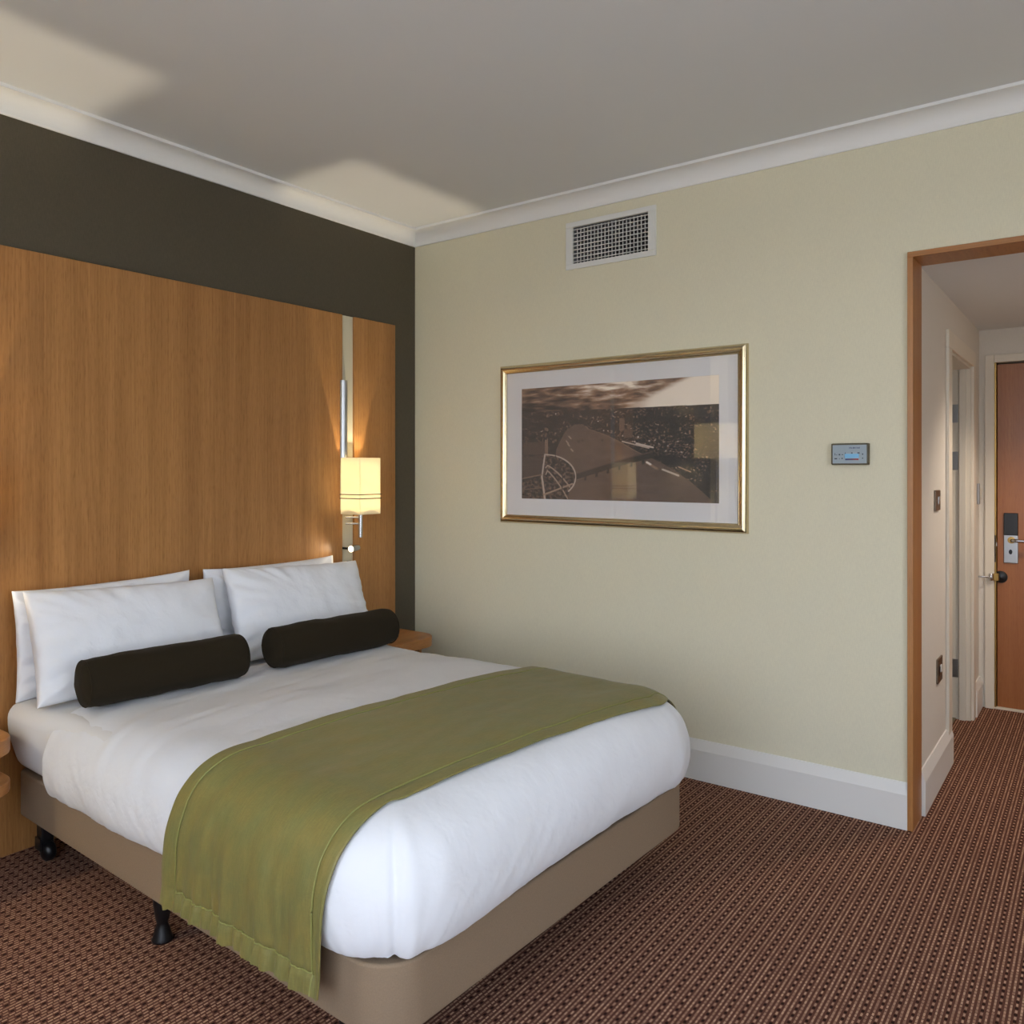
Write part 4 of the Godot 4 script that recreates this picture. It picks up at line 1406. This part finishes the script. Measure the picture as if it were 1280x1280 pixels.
# ------------------------------------------------------------------ switches and door guard in the hall
func build_hall_fittings() -> void:
	var sw := thing("light_switch", "bronze light switch plate on the hall wall above the socket", "switch", Vector3(0.565, 1.285, 2.675))
	part("plate", box(Vector3(-0.062, -0.046, 0), Vector3(0.062, 0.046, 0.008), 0.002), M.brushed, sw)
	var rk := part("rocker", at(rbox(Vector3(0.024, 0.036, 0.006), 0.002), Vector3(0.015, 0.0, 0.009)), M.steel, sw)
	rk.rotation.x = 0.06
	for s in [-1, 1]: part("screw", moved(cyl(0.0035, 0.002), Transform3D(Basis(Vector3(1, 0, 0), PI / 2), Vector3(s * 0.052, 0, 0.0085))), M.steel, sw)
	var so := thing("spur_outlet", "bronze switched outlet plate low on the hall wall", "outlet", Vector3(0.625, 0.51, 2.675))
	part("plate", box(Vector3(-0.062, -0.055, 0), Vector3(0.062, 0.055, 0.008), 0.002), M.brushed, so)
	part("rocker", at(rbox(Vector3(0.022, 0.034, 0.006), 0.002), Vector3(0.012, 0.004, 0.009)), M.gloss_white, so)
	part("fuse_cover", box(Vector3(-0.04, -0.02, 0.008), Vector3(-0.012, 0.02, 0.010), 0.0008), M.black_plastic, so)
	var g := thing("key_switch", "white and steel card holder beside the entrance door", "card holder", Vector3(2.00, 1.28, 2.675))
	part("backplate", box(Vector3(0.035, -0.035, 0.0), Vector3(0.075, 0.03, 0.014), 0.002), M.white_paint, g)
	part("slot_bar", box(Vector3(-0.012, -0.062, 0.0), Vector3(0.035, 0.062, 0.012), 0.003), M.steel, g)
	var d := thing("door_guard", "brass and chrome swing bar guard on the entrance door frame", "door guard", Vector3(2.062, 0.786, 2.735))
	part("swing_bar", tube([Vector3(-0.004, 0, 0.012), Vector3(-0.02, 0, 0.0), Vector3(-0.03, 0, -0.035), Vector3(-0.03, 0, -0.058)], 0.0055, 8), M.chrome, d)
	part("knuckle", at(lathe([Vector2(0.0005, -0.022), Vector2(0.011, -0.02), Vector2(0.012, -0.008), Vector2(0.014, 0.0), Vector2(0.012, 0.008), Vector2(0.011, 0.02), Vector2(0.0005, 0.022)], 18), Vector3(-0.014, 0, 0.006)), M.chrome, d)
	part("catch", box(Vector3(-0.014, -0.022, 0.018), Vector3(0.030, 0.022, 0.046), 0.004), M.brass, d)
	part("buffer", moved(lathe([Vector2(0.0005, 0.0), Vector2(0.034, 0.0), Vector2(0.036, 0.003), Vector2(0.033, 0.010), Vector2(0.0005, 0.013)], 28), Transform3D(Basis(Vector3(0, 0, 1), PI / 2), Vector3(0.030, 0.0, 0.052))), M.black_plastic, d)

# ------------------------------------------------------------------ what the picture glass and the frame mirror
func build_behind_camera() -> void:
	curtain("olive curtain at the bedside window end nearest the headboard", Vector3(LEFT_X + 0.10, 0.03, 0.22), Vector3(0, 0, 1), 1.25, 2.6, 1)
	curtain("olive curtain at the bedside window end away from the headboard", Vector3(LEFT_X + 0.10, 0.03, 4.55), Vector3(0, 0, 1), 0.40, 2.6, 2)
	curtain("olive curtain at the wide window end nearest the bedside window", Vector3(LEFT_X + 0.40, 0.03, BACK_Z - 0.10), Vector3(1, 0, 0), 0.40, 2.6, 3)
	curtain("olive curtain at the wide window end nearest the cream wall", Vector3(-1.72, 0.03, BACK_Z - 0.10), Vector3(1, 0, 0), 0.60, 2.6, 4)
	var o := thing("floor_lamp", "slim floor lamp with a pale drum shade by the curtain", "lamp", Vector3(-3.85, 0, 0.31))
	part("foot", lathe([Vector2(0.0005, 0.0), Vector2(0.14, 0.0), Vector2(0.14, 0.012), Vector2(0.12, 0.02), Vector2(0.0005, 0.024)], 32), M.steel, o)
	part("pole", at(cyl(0.011, 1.56), Vector3(0, 0.80, 0)), M.chrome, o)
	var dr := lathe([Vector2(0.205, 1.54), Vector2(0.207, 1.54), Vector2(0.207, 1.86), Vector2(0.205, 1.86), Vector2(0.205, 1.54)], 40)
	part("lamp_shade", dr, M.shade, o)
	part("lamp_holder", at(cyl(0.018, 0.06), Vector3(0, 1.61, 0)), M.white_paint, o)
	var glow := part("bulb", at(lathe([Vector2(0.0005, -0.04), Vector2(0.014, -0.036), Vector2(0.028, -0.01), Vector2(0.030, 0.008), Vector2(0.020, 0.030), Vector2(0.0005, 0.040)], 16), Vector3(0, 1.68, 0)), M.bulb, o)
	var l := OmniLight3D.new()
	l.name = "floor_lamp_light"
	l.light_color = Color(1.0, 0.935, 0.81)
	l.light_energy = 0.9
	l.light_size = 0.02
	l.omni_range = 9.0
	l.omni_attenuation = 2.0
	l.shadow_enabled = true
	l.position = Vector3(0, 1.68, 0)
	glow.add_child(l)
	part("shade_carrier", merged([tube([Vector3(-0.205, 1.58, 0), Vector3(0.205, 1.58, 0)], 0.003, 6), tube([Vector3(0, 1.58, -0.205), Vector3(0, 1.58, 0.205)], 0.003, 6)]), M.chrome, o)

func curtain(label: String, p: Vector3, u: Vector3, w: float, h: float, s: int) -> void:
	var o := thing("curtain", label, "curtain", p, 0.0, "olive window curtains")
	var n := u.cross(Vector3.UP)
	var rows := []
	var back := []
	for j in 13:
		var y := h * j / 12.0
		var row := []
		var brow := []
		for i in 121:
			var t := i / 120.0
			var f := sin(t * TAU * 6.0 + s + 0.4 * sin(y * 1.3 + s)) * 0.042 + wrinkle.get_noise_2d(t * 6.0 + s * 10.0, y * 0.5) * 0.02
			row.append(u * (t * w) + Vector3.UP * y + n * f)
			brow.append(u * (t * w) + Vector3.UP * y + n * (f + 0.003))
		rows.append(row)
		back.append(brow)
	part("drape", merged([sheet(rows), sheet(back)]), M.olive, o)
	part("heading_tape", box(Vector3(minf(0, u.x * w) - absf(n.x) * 0.01, h, minf(0, u.z * w) - absf(n.z) * 0.01), Vector3(maxf(0, u.x * w) + absf(n.x) * 0.01, h + 0.03, maxf(0, u.z * w) + absf(n.z) * 0.01)), M.chrome, o)
